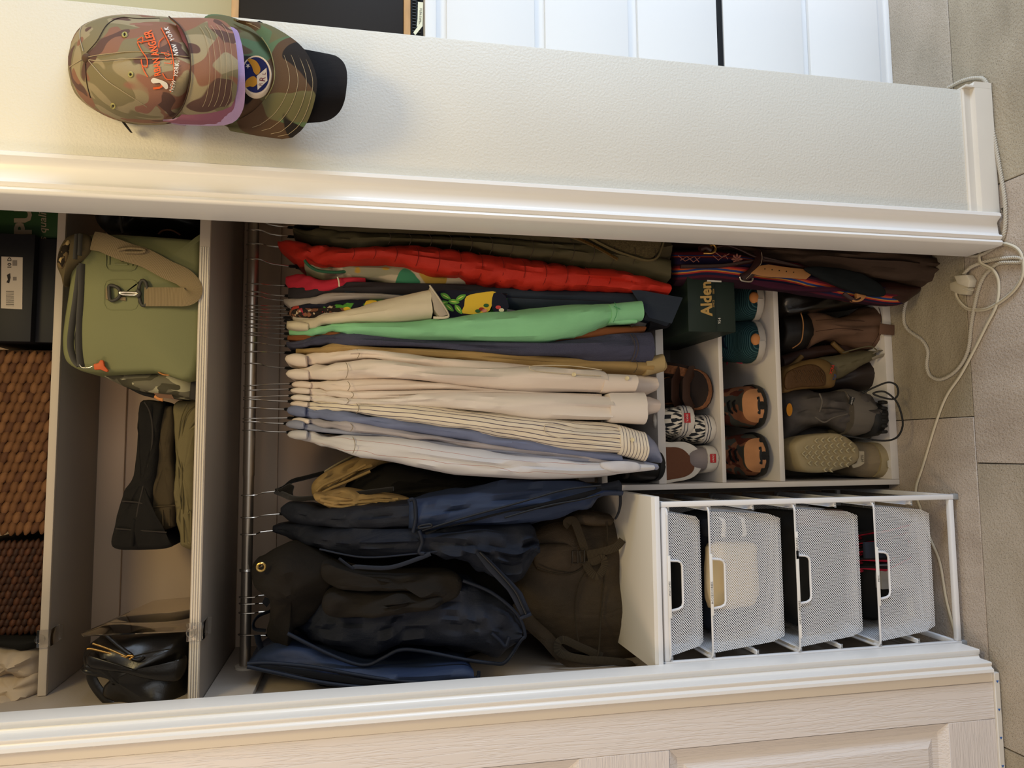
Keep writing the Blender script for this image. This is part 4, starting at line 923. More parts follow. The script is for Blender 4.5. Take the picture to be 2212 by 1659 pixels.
g = garment('lavender_shirt', 'gray-lavender shirt with a white collar', 'shirt', lav, [(640, 902, 914, .41), (672, 902, 917, .36), (720, 908, 926, .30), (756, 914, 932, .26), (866, 928, 942, .238), (1000, 950, 966, .224), (1140, 966, 982, .22), (1290, 985, 1001, .224), (1330, 990, 1004, .226)], Yf=.22, hang=904, neck=(621, 903), collar=(629, 668, 901, 915), cm=wb, seed=54, seams=[(756, 914, 932, .254)], sm=sl)
g = garment('blue_gray_shirt', 'pale blue-gray shirt second from the left end of the shirt row', 'shirt', bl2, [(626, 908, 924, .42), (660, 916, 928, .37), (700, 922, 934, .32), (747, 930, 938, .28), (866, 940, 952, .245), (1000, 958, 978, .228), (1150, 975, 992, .222), (1300, 990, 1008, .222), (1412, 998, 1014, .226), (1419, 1002, 1014, .226)], Yf=.22, hang=911, neck=(613, 915), collar=(618, 658, 907, 926), seed=56)
pin = stripes('red_pinstripe', [(0, 'c9c8cc'), (.965, 'a3685c'), (.995, 'c9c8cc')], .028, axis=0)
g = garment('pinstripe_shirt', 'pale shirt with fine red pinstripes at the left end of the shirt row', 'shirt', pin, [(640, 930, 948, .41), (666, 932, 954, .37), (706, 941, 962, .31), (740, 942, 972, .27), (763, 941, 982, .25), (800, 943, 990, .236), (850, 946, 999, .225), (920, 956, 1011, .212), (1000, 966, 1024, .203), (1100, 978, 1034, .198), (1206, 990, 1037, .198), (1275, 1000, 1031, .20), (1378, 1001, 1018, .204), (1415, 1003, 1014, .206)], Yf=.2, hang=929, neck=(619, 933.5), collar=(621, 664, 928, 950), cm=pal, seed=58, sm=sl, seams=[(761, 942, 981, .244)], amp=.005)
pillow('rolled_cuff', [(1300, 1000), (1340, 996), (1378, 1000), (1382, 1016), (1340, 1020), (1306, 1014)], .206, .008, .03, pal, g)

# ---- trousers folded over an open black hanger
hg = hanger(at(548, 1070, RY - RR).x, at(597, 1061, RY).x, at(597, 1061, RY).z, 'wide black velvet hanger seen open, trousers over its bar', None, arms=False)
HY = .45
b = MB()
def armpath(pts, r, m_, nm, fl=.5): return pxtube(nm, pts, HY, r, m_, hg, n=8, k=5, flat=fl)
armpath([(596, 1060), (612, 1054, .45), (630, 1040, .47), (660, 1032, .50), (698, 1022, .54)], .0065, velvet, 'far_arm')
armpath([(596, 1062), (612, 1068, .42), (632, 1076, .38), (660, 1077, .36), (760, 1067, .34), (850, 1056, .32)], .0065, velvet, 'near_arm')
slab('neck_plate', [(596, 1056), (604, 1056), (625, 1044), (636, 1050), (632, 1064), (634, 1078), (620, 1078), (604, 1066)], .43, .010, velvet, hg, bevel=.003)
armpath([(696, 1023, .54), (730, 1002, .56), (766, 984, .58)], .0045, fabric('bar_sleeve_cream', 'cdbf9c'), 'cream_bar_cover')
khk = fabric('khaki_chino', '9c8256', st=.3)
tr = thing('folded_trousers', 'khaki trousers folded over the open black hanger', 'trousers', tuple(at(720, 1060, .42)))
pillow('leg', [(770, 988), (712, 1014), (678, 1040), (674, 1062), (682, 1072), (700, 1066), (745, 1040), (800, 1010), (846, 996), (840, 984), (800, 978)], .47, .05, .08, khk, tr, amp=.016, seed=3, freq=30)
pillow('leg', [(678, 1066), (700, 1064), (745, 1055), (790, 1062), (850, 1068), (888, 1078), (886, 1086), (800, 1096), (742, 1104), (710, 1096), (684, 1082)], .35, .035, .10, khk, tr, amp=.014, seed=4, freq=32)
for q in ([(684, 1062), (700, 1048), (740, 1030), (790, 1004)], [(690, 1068), (712, 1056), (750, 1040), (800, 1018)], [(692, 1080), (730, 1086), (800, 1084), (860, 1078)], [(700, 1088), (740, 1095), (800, 1090)]): pxtube('fold', q, .40 if q[0][1] < 1072 else .318, .0035, khk, tr, k=5)
bt = fabric('black_chino', '1b1916', st=.3)
bt_ = thing('folded_trousers', 'black trousers folded over the bar beside the khaki pair', 'trousers', tuple(at(900, 1050, .46)))
pillow('leg', [(744, 1060), (756, 1038), (800, 1016), (850, 1000), (1000, 1010), (1120, 1020), (1240, 1034), (1250, 1044), (1150, 1060), (1000, 1072), (880, 1080), (800, 1084), (756, 1076)], .49, .10, .10, bt, bt_, amp=.016, seed=6, freq=18)

# ---- navy garment bags
nyl = fabric('navy_nylon', '20242f', .55, st=.25); nyl2 = fabric('navy_nylon_blue', '28334c', .42, st=.15); nyl3 = fabric('navy_nylon_black', '1a1e29', .5, st=.25); pip = fabric('navy_piping', '191e2a', .5); zb2 = mat('zip_black', '121317', .45)
g = garment('garment_bag', 'navy garment bag with an open zip, nearest to the trousers', 'garment bag', nyl, [(605, 1098, 1110, .42), (618, 1088, 1122, .40), (642, 1085, 1136, .36), (709, 1102, 1142, .31), (804, 1095, 1143, .26), (888, 1083, 1140, .235)], Yf=.23, hang=1118, neck=(604, 1110), seed=61, amp=.006)
drape('pocket_panel', [(884, 1081, 1146, .232), (900, 1080, 1150, .222), (960, 1066, 1148, .218), (1052, 1046, 1143, .214), (1136, 1040, 1134, .214), (1200, 1039, 1124, .216), (1254, 1040, 1111, .22), (1288, 1044, 1090, .226), (1300, 1050, 1070, .23), (1345, 1052, 1068, .235)], .2, .50, nyl2, g, n=46, slope=False, amp=.008, seed=4)
pxtube('binding', [(884, 1080), (895, 1082), (898, 1120), (892, 1150)], .214, .0045, pip, g)
slab('zip_opening', [(918, 1150), (980, 1134), (1060, 1112), (1160, 1090), (1250, 1067), (1300, 1054), (1300, 1060), (1252, 1080), (1180, 1098), (1100, 1106), (1020, 1128), (950, 1143), (920, 1156)], .2035, .006, fabric('bag_inside_dark', '0f1014'), g, bevel=.001)
pxtube('zip_track', [(912, 1146), (1000, 1119), (1120, 1086), (1220, 1058), (1298, 1049)], .2005, .0022, zb2, g); pxtube('zip_track', [(1090, 1118), (1180, 1093), (1250, 1080), (1296, 1068)], .2015, .0022, zb2, g)
pxtube('zip_pull', [(905, 1137), (914, 1134), (930, 1132), (932, 1137), (916, 1140), (905, 1141)], .198, .0022, zb2, g, closed=True, k=3)
drape('hem_strap', [(1290, 1048, 1072, .232), (1330, 1040, 1066, .236), (1338, 1036, 1070, .236), (1344, 1044, 1072, .236)], .22, .26, pip, g, n=12, slope=False, amp=.001)
pxtube('hanging_cord', [(1340, 1070, .26), (1340, 1090, .27), (1336, 1108, .28), (1330, 1120, .29)], .26, .006, nyl3, g, flat=.4)
g = garment('garment_bag', 'second navy garment bag, swollen at the bottom with a slanting zip', 'garment bag', nyl3, [(590, 1136, 1150, .42), (612, 1130, 1158, .40), (640, 1134, 1172, .36), (702, 1142, 1194, .30), (787, 1143, 1205, .25), (860, 1142, 1202, .228), (905, 1144, 1198, .222)], Yf=.23, hang=1154.6, neck=(590, 1146), seed=63, amp=.006)
drape('lower_panel', [(900, 1146, 1198, .226), (940, 1140, 1200, .22), (1000, 1136, 1215, .215), (1060, 1136, 1245, .212), (1110, 1132, 1268, .215), (1140, 1134, 1246, .22), (1156, 1146, 1216, .23), (1164, 1165, 1190, .24)], .21, .5, nyl3, g, n=44, slope=False, amp=.012, seed=8)
pxtube('binding', [(905, 1146), (912, 1170), (905, 1192), (916, 1196)], .217, .0045, pip, g)
pxtube('side_piping', [(690, 1186), (787, 1204), (900, 1196), (960, 1190), (1030, 1186)], .222, .002, pip, g)
slab('zip_flap', [(1020, 1186), (1040, 1190), (1080, 1230), (1112, 1262), (1128, 1280), (1148, 1325), (1126, 1332), (1108, 1296), (1096, 1276), (1050, 1228)], .203, .008, pip, g, bevel=.002)
pxtube('zip_track', [(1036, 1192), (1076, 1234), (1112, 1276), (1126, 1304), (1136, 1326)], .2005, .0028, zb2, g)
slab('tab_end', [(1121, 1334), (1147, 1323), (1150, 1330), (1124, 1340)], .198, .006, pip, g, bevel=.0015)
pxtube('front_strap', [(732, 1206), (762, 1228), (768, 1224), (840, 1226), (905, 1206), (930, 1196)], .215, .0045, pip, g, flat=.4)
# black canvas apron on a brass grommet
cv = fabric('black_canvas', '1f1b17', st=.35)
g = thing('canvas_bag', 'black canvas cloth hooked on the rod by a brass grommet', 'bag', tuple(at(560, 1230, .46)))
pillow('cloth', [(544, 1230), (552, 1210), (568, 1202), (600, 1182), (642, 1169), (690, 1188), (740, 1216), (764, 1238), (740, 1262), (716, 1280), (700, 1308), (660, 1345), (636, 1358), (626, 1402), (612, 1404), (574, 1375), (584, 1330), (586, 1288), (556, 1262)], .35, .08, .07, cv, g, amp=.030, seed=11, freq=9)
pillow('cloth_fold', [(700, 1212), (760, 1232), (850, 1236), (930, 1234), (978, 1236), (997, 1254), (986, 1286), (940, 1300), (905, 1276), (820, 1272), (740, 1268), (700, 1250)], .265, .045, .07, cv, g, amp=.024, seed=13, freq=12)
pillow('cloth_fold', [(696, 1296), (720, 1272), (800, 1272), (900, 1276), (986, 1284), (960, 1302), (900, 1316), (800, 1328), (736, 1334), (704, 1322)], .26, .05, .07, cv, g, amp=.022, seed=15, freq=12)
br = mat('brass_grommet', 'b99a5a', .3, metal=1); p = at(564, 1225, .255)
b = MB(); b.tube([p + Vector((.0078 * math.cos(a), 0, .0078 * math.sin(a))) for a in [i * PI / 9 for i in range(18)]], .0026, 8, closed=True); b.build('grommet', br, g)
b = MB(); b.tube([at(548, 1231, RY - RR - .003), at(556, 1231, .42), at(558, 1228, .26), at(566, 1222, .252)], .0014, 6); b.build('hook_loop', chrome, g)
for yy, zz in ((1231, 0), (1234, 1)):
    xr0 = at(548, yy, RY - RR).x
    b = MB(); b.tube([(xr0, RY + (RR + .002) * math.cos(a), RZ + (RR + .002) * math.sin(a)) for a in [PI * (1.2 - 1.4 * i / 10) for i in range(11)]], .0014, 6); b.build('rod_ring', chrome, g)
# third and fourth bags
g = garment('garment_bag', 'third navy garment bag with a rippled hem under the black canvas', 'garment bag', nyl, [(598, 1295, 1330, .40), (640, 1300, 1368, .37), (660, 1290, 1392, .34), (702, 1290, 1410, .30), (750, 1280, 1424, .275), (794, 1270, 1433, .262), (830, 1268, 1424, .252), (864, 1266, 1408, .247), (900, 1264, 1404, .243), (960, 1255, 1414, .24), (1000, 1252, 1424, .24), (1060, 1282, 1430, .24), (1089, 1300, 1428, .242), (1110, 1326, 1408, .245), (1128, 1356, 1380, .25)], Yf=.24, Yb=.62, hang=1290, neck=(584, 1284), seed=65, amp=.009, n=60)
pxtube('hem_piping', [(621, 1368), (700, 1408), (760, 1432), (796, 1436), (830, 1420), (864, 1404), (910, 1406), (1000, 1424), (1060, 1432), (1092, 1430), (1124, 1384), (1134, 1370), (1116, 1326), (1062, 1280), (1000, 1254)], .25, .004, pip, g)
pxtube('inner_crease', [(1062, 1368), (1080, 1384), (1092, 1396), (1100, 1376)], .226, .004, pip, g)
g = garment('garment_bag', 'fourth navy garment bag folded against the sliding door edge', 'garment bag', nyl2, [(536, 1430, 1446, .35), (560, 1412, 1452, .33), (600, 1400, 1460, .30), (640, 1405, 1466, .28), (689, 1420, 1472, .26), (780, 1445, 1480, .245), (837, 1450, 1485, .24), (905, 1450, 1489, .236), (1000, 1440, 1488, .232), (1024, 1450, 1487, .232)], Yf=.23, Yb=.60, hang=1371, neck=(574, 1372), seed=67, amp=.005)
pxtube('hem_piping', [(534, 1434), (580, 1432), (669, 1440), (760, 1456), (837, 1468), (920, 1474), (1000, 1470), (1030, 1464), (1034, 1450)], .236, .0042, pip, g)
pxtube('hem_piping', [(534, 1440), (600, 1454), (689, 1473), (780, 1484), (905, 1490), (980, 1492), (1022, 1486), (1034, 1458)], .232, .0042, pip, g)
slab('zip_opening', [(545, 1438), (600, 1440), (680, 1452), (800, 1470), (905, 1480), (1015, 1478), (1000, 1484), (900, 1486), (780, 1480), (680, 1466), (600, 1448)], .230, .006, fabric('bag_inside_dark', '0f1014'), g, bevel=.001)
pxtube('carry_handle', [(584, 1320, .40), (560, 1330, .39), (548, 1344, .38), (550, 1358, .38), (574, 1362, .38)], .38, .006, nyl3, g, flat=.35)
pxtube('hanging_tab', [(556, 1372, .39), (560, 1390, .38), (566, 1405, .37)], .38, .008, pip, g, flat=.3)
slab('paper_flag', [(566, 1302), (572, 1290), (588, 1296), (576, 1312)], .40, .003, nyl3, g, bevel=.0005)
for yy, ne in ((1304, (588, 1302)), (1324, (586, 1320))):
    n = at(ne[0], ne[1], RY); hanger(at(548, yy, RY - RR).x, n.x, n.z, 'black hanger %s behind the third garment bag' % ('left' if yy > 1310 else 'middle'), None, arm=.12)
g = thing('dark_coat', 'black coat hanging lowest behind the fourth garment bag', 'coat', tuple(at(760, 1490, .45)))
pillow('body', [(668, 1440), (760, 1440), (880, 1450), (960, 1460), (940, 1484), (860, 1500), (783, 1511), (740, 1505), (700, 1488)], .40, .05, .12, bkc, g, amp=.012, seed=21)
bgd = thing('dark_coat', 'long black coat filling the gap behind the garment bags', 'coat', tuple(at(900, 1350, .55)))  # dark body stands in for the shaded closet interior behind the bags
pillow('body', [(640, 1200), (760, 1180), (900, 1190), (1100, 1220), (1150, 1300), (1080, 1390), (900, 1450), (760, 1470), (680, 1420), (650, 1330)], .52, .06, .10, bkc, bgd, amp=.012, seed=22)
ws = thing('white_sheet', 'white cotton sheet hanging behind the sliding door edge near the backpack', 'sheet', tuple(at(1200, 1460, .5)))
pillow('cloth', [(1010, 1452), (1100, 1446), (1240, 1438), (1334, 1440), (1348, 1458), (1352, 1474), (1300, 1486), (1150, 1500), (1040, 1500)], .44, .02, .06, fabric('sheet_cotton', 'b9bccb'), ws, amp=.010, seed=23)

# ================================================================ CAPS ON THE WALL
class Dome:
    """crown of a cap hanging on the wall: elliptic sections, rows = (px, right edge, left edge, front Y)"""
    def __init__(s, rows, Yb): s.rows = smooth_open(rows, 5); s.Yb = Yb
    def row(s, px): return interp(s.rows, px)
    def pt(s, px, py):
        yt, yb, yf = s.row(px); c = (yt + yb) / 2; h = (yb - yt) / 2; q = max(-1, min(1, (py - c) / h))
        return at(px, py, s.Yb - (s.Yb - yf) * math.sqrt(max(0, 1 - q * q)) ** .85)
    def mesh(s, name, m, parent, n=26, k=40, amp=.002, seed=0):
        R = []; uvs = []
        for i in range(n):
            px = s.rows[0][0] + (s.rows[-1][0] - s.rows[0][0]) * (i / (n - 1)); yt, yb, yf = s.row(px); row = []
            for j in range(k + 1):
                a = PI * j / k; py = (yt + yb) / 2 - math.cos(a) * (yb - yt) / 2; p = s.pt(px, py)
                row.append(p + Vector((0, -1, 0)) * amp * noise.noise(p * 22 + Vector((seed, 0, 0))) * math.sin(a))
            row += [Vector((row[-1].x, s.Yb + .004, row[-1].z)), Vector((row[0].x, s.Yb + .004, row[0].z))]
            R.append(row)
        return MB().loft(R).build(name, m, parent, ang=60)
def brim(name, junc, edge, m, parent, thick=.003, n=40, k=8, under=None):
    """visor: junc(s), edge(s) give (px,py,Y) for s in -1..1"""
    rows = []
    for i in range(k + 1):
        t = i / k; row = []
        for j in range(n + 1):
            s_ = -1 + 2 * j / n; a = junc(s_); b_ = edge(s_); t2 = t
            p = at(a[0] * (1 - t2) + b_[0] * t2, a[1] * (1 - t2) + b_[1] * t2, a[2] * (1 - t2) + b_[2] * t2 - .006 * math.sin(PI * t2)); row.append(p)
        rows.append(row)
    return MB().sheet(rows).build(name, m, parent, thick=thick, ang=60)
def surf_brim(junc, edge, cy, hw):
    def f(px, py):
        s_ = max(-1, min(1, (py - cy) / hw)); a = junc(s_); b_ = edge(s_); t = max(0, min(1, (px - a[0]) / (b_[0] - a[0]))); return at(px, py, a[2] * (1 - t) + b_[2] * t - .006 * math.sin(PI * t) - .0035)
    return f
WYH = .012
camo1 = patches('duck_camo', [('7c7257', .52), ('87614f', .555), ('5f4740', .58), ('8f6657', .64)], 16, base='978a6e', seed=2)
woodl = patches('woodland_camo', [('55684a', .50), ('54402f', .53), ('241f1d', .60)], 11, base='625e42', seed=1.3)
stit = mat('stitch_light', 'a8977a', .8); seamd = mat('cap_seam', '3c2c24', .9)
lilm = fabric('lilac_cotton', 'b295bb', sheen=.2); blk = fabric('black_brushed', '1e1b1b')
# fourth cap, lowest: black
c4 = thing('baseball_cap', 'plain black cap lowest in the stack of hung caps', 'cap', tuple(at(600, 190, 0)), 'caps stacked on the wall')
d4 = Dome([(470, 90, 210, -.02), (500, 72, 240, -.035), (560, 76, 246, -.045), (610, 100, 244, -.05), (650, 125, 238, -.052)], WYH)
d4.mesh('crown', blk, c4, amp=0)
sq = lambda s_, e: math.copysign(abs(s_) ** e, s_)
j4 = lambda s_: (640 + 10 * (1 - s_ * s_), 185 + 82 * s_, -.045 - .02 * (1 - s_ * s_))
e4 = lambda s_: (700 + 48 * (max(0, 1 - abs(s_) ** 3.2)) ** .6 - 8 * s_, 190 + 78 * s_ * (1 - .05 * abs(s_)), -.055 - .035 * (1 - s_ * s_))
brim('brim', j4, e4, blk, c4)
slab('strap', [(548, 50), (560, 44), (580, 56), (572, 60)], -.01, .006, blk, c4, bevel=.001)
# third cap: woodland camouflage with round patch
c3 = thing('baseball_cap', 'woodland camouflage cap with round blue winged patch', 'cap', tuple(at(540, 160, -.03)), 'caps stacked on the wall')
d3 = Dome([(430, 60, 200, -.03), (445, 34, 240, -.05), (480, 32, 268, -.075), (520, 44, 276, -.09), (560, 66, 270, -.10), (592, 100, 230, -.108), (598, 120, 210, -.11)], WYH - .002)
d3.mesh('crown', woodl, c3, amp=.006, seed=3)
j3 = lambda s_: (596 - 92 * s_ * s_ - (8 * s_ if s_ > 0 else -26 * s_), 160 + 118 * s_, -.105 + .065 * s_ * s_)
e3 = lambda s_: (684 - (105 if s_ < 0 else 60) * abs(s_) ** 2.6 - (18 if s_ < 0 else 0) * abs(s_), 176 + 116 * s_ + 6 * s_ * s_, -.125 + .075 * s_ * s_)
e3 = lambda s_: crv([(-1, 520, 50, -.045), (-.8, 574, 55, -.06), (-.55, 628, 84, -.085), (-.3, 663, 118, -.11), (0, 684, 170, -.125), (.3, 680, 216, -.122), (.6, 664, 262, -.10), (.8, 642, 288, -.08), (.9, 610, 298, -.065), (1, 500, 280, -.045)], s_)
j3 = lambda s_: crv([(-1, 505, 40, -.04), (-.8, 540, 58, -.055), (-.55, 566, 84, -.075), (-.3, 586, 118, -.098), (0, 594, 165, -.108), (.3, 584, 200, -.105), (.6, 560, 230, -.09), (.8, 530, 252, -.065), (1, 490, 274, -.04)], s_)
brim('brim', j3, e3, woodl, c3)
for k_ in (.35, .55, .75, .9):
    P = []
    for i in range(33):
        s_ = -.9 + 1.8 * i / 32; a = j3(s_); b_ = e3(s_); P.append(at(a[0] * (1 - k_) + b_[0] * k_, a[1] * (1 - k_) + b_[1] * k_, a[2] * (1 - k_) + b_[2] * k_ - .006 * math.sin(PI * k_) - .0036))
    MB().tube(P, .0004, 4).build('stitching', stit, c3)
MB().tube([at(*j3(-.55 + 1.0 * i / 16)) + Vector((0, -.004, 0)) for i in range(17)], .0008, 6).build('brim_seam', mat('seam_olive', '8a8355', .9), c3)
R3 = lambda px, py: at(px, py, -.112 + .25 * ((py - 163) / 1000))
def disc(n, cx, cy, rx, ry, m, off): decal(n, [(cx + rx * math.cos(a), cy + ry * math.sin(a)) for a in [i * PI / 16 for i in range(32)]], R3, m, c3, off=off)
b = MB(); cir = lambda s_, o_: [R3(553 + 33.5 * s_ * math.cos(i * PI / 20), 163 + 43.5 * s_ * math.sin(i * PI / 20)) + Vector((0, -o_, 0)) for i in range(40)]
b.loft([cir(1, -.022), cir(1, -.001), cir(.97, .0012), cir(.9, .0012)], caps=False); b.f.append(list(range(len(b.v) - 40, len(b.v)))); b.build('patch', mat('patch_rim', 'e8d6be', .8), c3)
disc('patch_field', 553, 163, 29.5, 38.5, mat('patch_blue', '20265c', .85), .0018)
yw = mat('wing_gold', 'c28a2c', .8)
decal('wing', [(535, 130), (541, 128), (553, 133), (560, 142), (563, 152), (560, 160), (554, 163), (548, 156), (545, 146), (540, 138)], R3, yw, c3, off=.0024, k=3)
decal('wing', [(531, 178), (538, 170), (548, 166), (555, 172), (556, 182), (548, 189), (540, 188), (531, 190)], R3, yw, c3, off=.0024, k=3)
decal('star', [(536 + (5.5 if i % 2 == 0 else 2.2) * math.cos(i * PI / 5 + .3), 144 + (6 if i % 2 == 0 else 2.4) * math.sin(i * PI / 5 + .3)) for i in range(10)], R3, mat('patch_white', 'e2d6c4', .8), c3, off=.0024)
decal('triangle', [(557, 196), (555, 166), (576, 148), (578, 176)], R3, MC['patch_white'], c3, off=.0026)
mr = mat('letter_maroon', '6f1f35', .8)
for ch, px, py, sz in (('R', 564, 184, 11), ('R', 568, 173, 18), ('L', 571, 161, 11)): lettering(ch, sz, (px, py), R3, mr, c3, ang=-.15, off=.0030)
# second cap: lilac
c2 = thing('baseball_cap', 'lilac cap whose brim shows between the two camouflage caps', 'cap', tuple(at(430, 160, -.06)), 'caps stacked on the wall')
Dome([(330, 60, 240, -.05), (360, 50, 262, -.09), (400, 46, 270, -.115)], WYH - .004).mesh('crown', lilm, c2, amp=0)
j2 = lambda s_: crv([(-1, 380, 52, -.085), (-.5, 395, 90, -.13), (0, 405, 160, -.14), (.5, 400, 230, -.12), (.8, 380, 258, -.10), (1, 352, 262, -.07)], s_)
e2 = lambda s_: crv([(-1, 440, 44, -.09), (-.8, 505, 60, -.115), (-.6, 519, 84, -.125), (-.3, 526, 120, -.14), (0, 529, 165, -.145), (.4, 529, 205, -.135), (.65, 525, 236, -.12), (.82, 508, 262, -.10), (.92, 475, 272, -.09), (1, 410, 271, -.075)], s_)
brim('brim', j2, e2, lilm, c2)
brim('brim_underside', lambda s_: (j2(s_)[0], j2(s_)[1], j2(s_)[2] - .004), lambda s_: (lambda q: (q[0] - 20, 160 + (q[1] - 160) * .975, q[2] - .004))(e2(s_)), fabric('mauve_cotton', '8f5c6e'), c2, thick=.001)
# first cap: duck camouflage with embroidery
c1 = thing('baseball_cap', 'faded camouflage cap with orange and white embroidered lettering, topmost', 'cap', tuple(at(300, 150, -.08)), 'caps stacked on the wall')
d1 = Dome([(147, 122, 150, -.05), (149, 106, 166, -.06), (153, 92, 182, -.072), (162, 72, 202, -.092), (176, 56, 217, -.108), (200, 44, 234, -.128), (235, 34, 252, -.146), (280, 31, 265, -.158), (330, 34, 268, -.164), (370, 38, 264, -.166), (395, 50, 250, -.166), (408, 78, 222, -.166), (414, 110, 180, -.166)], WYH - .006)
d1.mesh('crown', camo1, c1, n=40, amp=.0012, seed=9)
j1 = lambda s_: crv([(-1, 366, 38, -.09), (-.75, 392, 62, -.135), (-.4, 408, 100, -.162), (0, 413, 146, -.168), (.4, 409, 190, -.162), (.75, 396, 232, -.138), (1, 374, 258, -.09)], s_)
e1 = lambda s_: crv([(-1, 430, 38, -.10), (-.85, 474, 42, -.118), (-.7, 496, 56, -.13), (-.45, 508, 84, -.145), (0, 514, 140, -.158), (.4, 513, 180, -.15), (.65, 508, 212, -.138), (.8, 492, 238, -.122), (.92, 460, 252, -.108), (1, 400, 257, -.095)], s_)
brim('brim', j1, e1, camo1, c1)
for k_ in (.40, .52, .64, .76, .88):
    P = []
    for i in range(33):
        s_ = -.75 + 1.5 * i / 32; a = j1(s_); b_ = e1(s_); P.append(at(a[0] * (1 - k_) + b_[0] * k_, a[1] * (1 - k_) + b_[1] * k_, a[2] * (1 - k_) + b_[2] * k_ - .006 * math.sin(PI * k_) - .0034))
    MB().tube(P, .0003, 4).build('stitching', stit, c1)
MB().tube([at(*j1(-1 + 2 * i / 20)) + Vector((0, -.003, 0)) for i in range(21)], .0011, 6).build('brim_seam', seamd, c1)
su = d1.pt
def oncrown(pts, r, m, nm='stitch_line', off=.0014, k=5): return pxtube(nm, pts, 0, r, m, c1, n=5, k=k, surf=su, off=off)
for pts in ([(192, 124), (220, 119), (300, 112), (380, 121), (412, 124)], [(192, 130), (220, 132), (300, 127), (380, 128)], [(188, 115), (210, 90), (232, 54), (262, 39), (300, 41), (345, 40)], [(192, 132), (228, 172), (262, 196), (300, 220), (318, 232)], [(185, 138), (188, 180), (196, 212)], [(180, 112), (172, 78), (176, 58)], [(176, 130), (150, 146)]):
    oncrown(pts, .0007, seamd if pts[0][1] in (115, 138) else stit)
b = MB(); b.T = Matrix.Translation(su(187, 126)) @ Matrix.Rotation(-.5, 4, 'X'); b.ball((0, 0, 0), (.0075, .006, .0075), 12, 8); b.build('top_button', fabric('button_brown', '5a4638'), c1)
for px, py in ((270, 76), (283, 162), (245, 230)):
    p = su(px, py); oncrown([(px + 4.5 * math.cos(i * PI / 6), py + 5 * math.sin(i * PI / 6)) for i in range(13)], .0014, fabric('eyelet_thread', 'a8a067'), 'eyelet', k=0)
    decal('eyelet_hole', [(px + 2 * math.cos(i * PI / 4), py + 2 * math.sin(i * PI / 4)) for i in range(8)], su, black, c1, off=.0016)
on = mat('embroidery_orange', 'e8622c', .7); wn = mat('embroidery_white', 'dcd6ce', .7)
# lettering fans out along the crown: taller towards both ends
def fan(x, y): return (x, y * (1 - .10 * math.cos(x / 44)))
lettering('RBAN ANGLER', 25, (334, 116), su, on, c1, ang=.22, sx=.60, off=.002, bold=.02, warp=lambda x, y: (x, y * (.75 + .3 * ((x + 50) / 100)) + .0022 * x * x - 2))
lettering('U', 30, (343, 184), su, on, c1, ang=.12, sx=.95, off=.002, bold=.03)
decal('fish', [(327, 176), (332, 170), (340, 172), (352, 176), (362, 182), (364, 192), (358, 194), (352, 184), (342, 180), (332, 182)], su, wn, c1, off=.0028, k=3)
lettering('Ltd.', 25, (362, 128), su, on, c1, ang=.30, sx=.85, shear=.5, off=.002, bold=-.01)
for pts in ([(349, 62), (368, 100), (376, 140), (376, 170), (369, 200)], [(298, 88), (308, 82), (308, 94), (298, 92), (306, 110), (318, 128), (318, 146), (308, 142), (306, 130), (310, 150), (320, 168)], [(355, 82), (345, 92), (344, 104)], [(352, 160), (360, 172), (372, 174)], [(310, 92), (325, 90)]):
    oncrown(pts, .0008, on, 'embroidered_line', off=.002)
for i, ch in enumerate('NEW YORK, NEW YORK'):
    t = i / 17; py = 197 - t * 132; q = interp([(0, 372), (.25, 382), (.5, 384.5), (.75, 378), (1, 362)], t)[0]
    if ch != ' ': lettering(ch, 13, (q, py), su, wn, c1, ang=(-.25 if t < .3 else .05 if t < .6 else .35), off=.004, sx=.8, shear=.2, bold=.02)
slab('back_strap', [(262, 262), (270, 264), (280, 278), (274, 276)], -.02, .02, blk, c1, bevel=.001)
hk = thing('wall_hook', 'wall hook hidden behind the stack of caps', 'hook', tuple(at(290, 150, WY)))
q = at(290, 150, WY); MB().tube([(q.x, WY - .0005, q.z), (q.x, WY - .004, q.z)], .012, 16).build('plate', steel, hk)

# ================================================================ TOP SHELF: boxes, baskets, linen
TZ = z1t + .0006
def Z1(py, Y): return None
gb = thing('green_box', 'green printed carton at the right end of the upper shelf', 'box', (.5, .55, TZ))
p0 = at(115, 515, .47); p1 = at(0, 440, .47)
ggm = mat('carton_green', '20401a', .6); cbox('carton', (p0.x, .47, TZ), (.62, .68, TZ + .16), ggm, gb)
g2 = mat('print_cream', '8d7f6a', .8); lettering('PUR', 50, (52, 462), plane(.47), g2, gb, off=.0012, sx=1.0, bold=.045, align='CENTER'); lettering('is quality', 24, (93, 484), plane(.47), g2, gb, shear=.2, bold=.01)
sb = thing('shoe_box', 'black shoe box with a white size label on the upper shelf', 'box', (.3, .55, TZ))
a = at(80, 737, .44); b0 = at(80, 510, .44); bxm = mat('black_card', '17171b', .55)
cbox('box_body', (a.x, .46, TZ), (b0.x, .685, TZ + .075), bxm, sb); 
lx0 = at(60, 741, .436).x; cbox('box_lid', (a.x - .002, .436, TZ + .045), (b0.x + .002, .69, TZ + .15), bxm, sb)
L_ = slab('size_label', [(3, 554), (49, 556), (48, 668), (2, 666)], .4352, .0006, mat('label_paper', 'bdb1a4', .7), sb, bevel=0)
lp = plane(.4350); dkp = mat('print_dark', '2a2624', .8)
lettering('10 D', 12, (21, 568), lp, dkp, L_, off=.0004, bold=.02)
b = MB()
yy = 628
for i in range(22):
    w_ = (1, 2, 1.4, 2.6)[i * 7 % 4]; p = at(13, yy, .435); q = at(30, yy + w_ * .6, .435); b.box((q.x, .4346, q.z), (p.x, .4349, p.z)); yy += w_ + .55
    if yy > 662: break
b.build('barcode', dkp, L_)
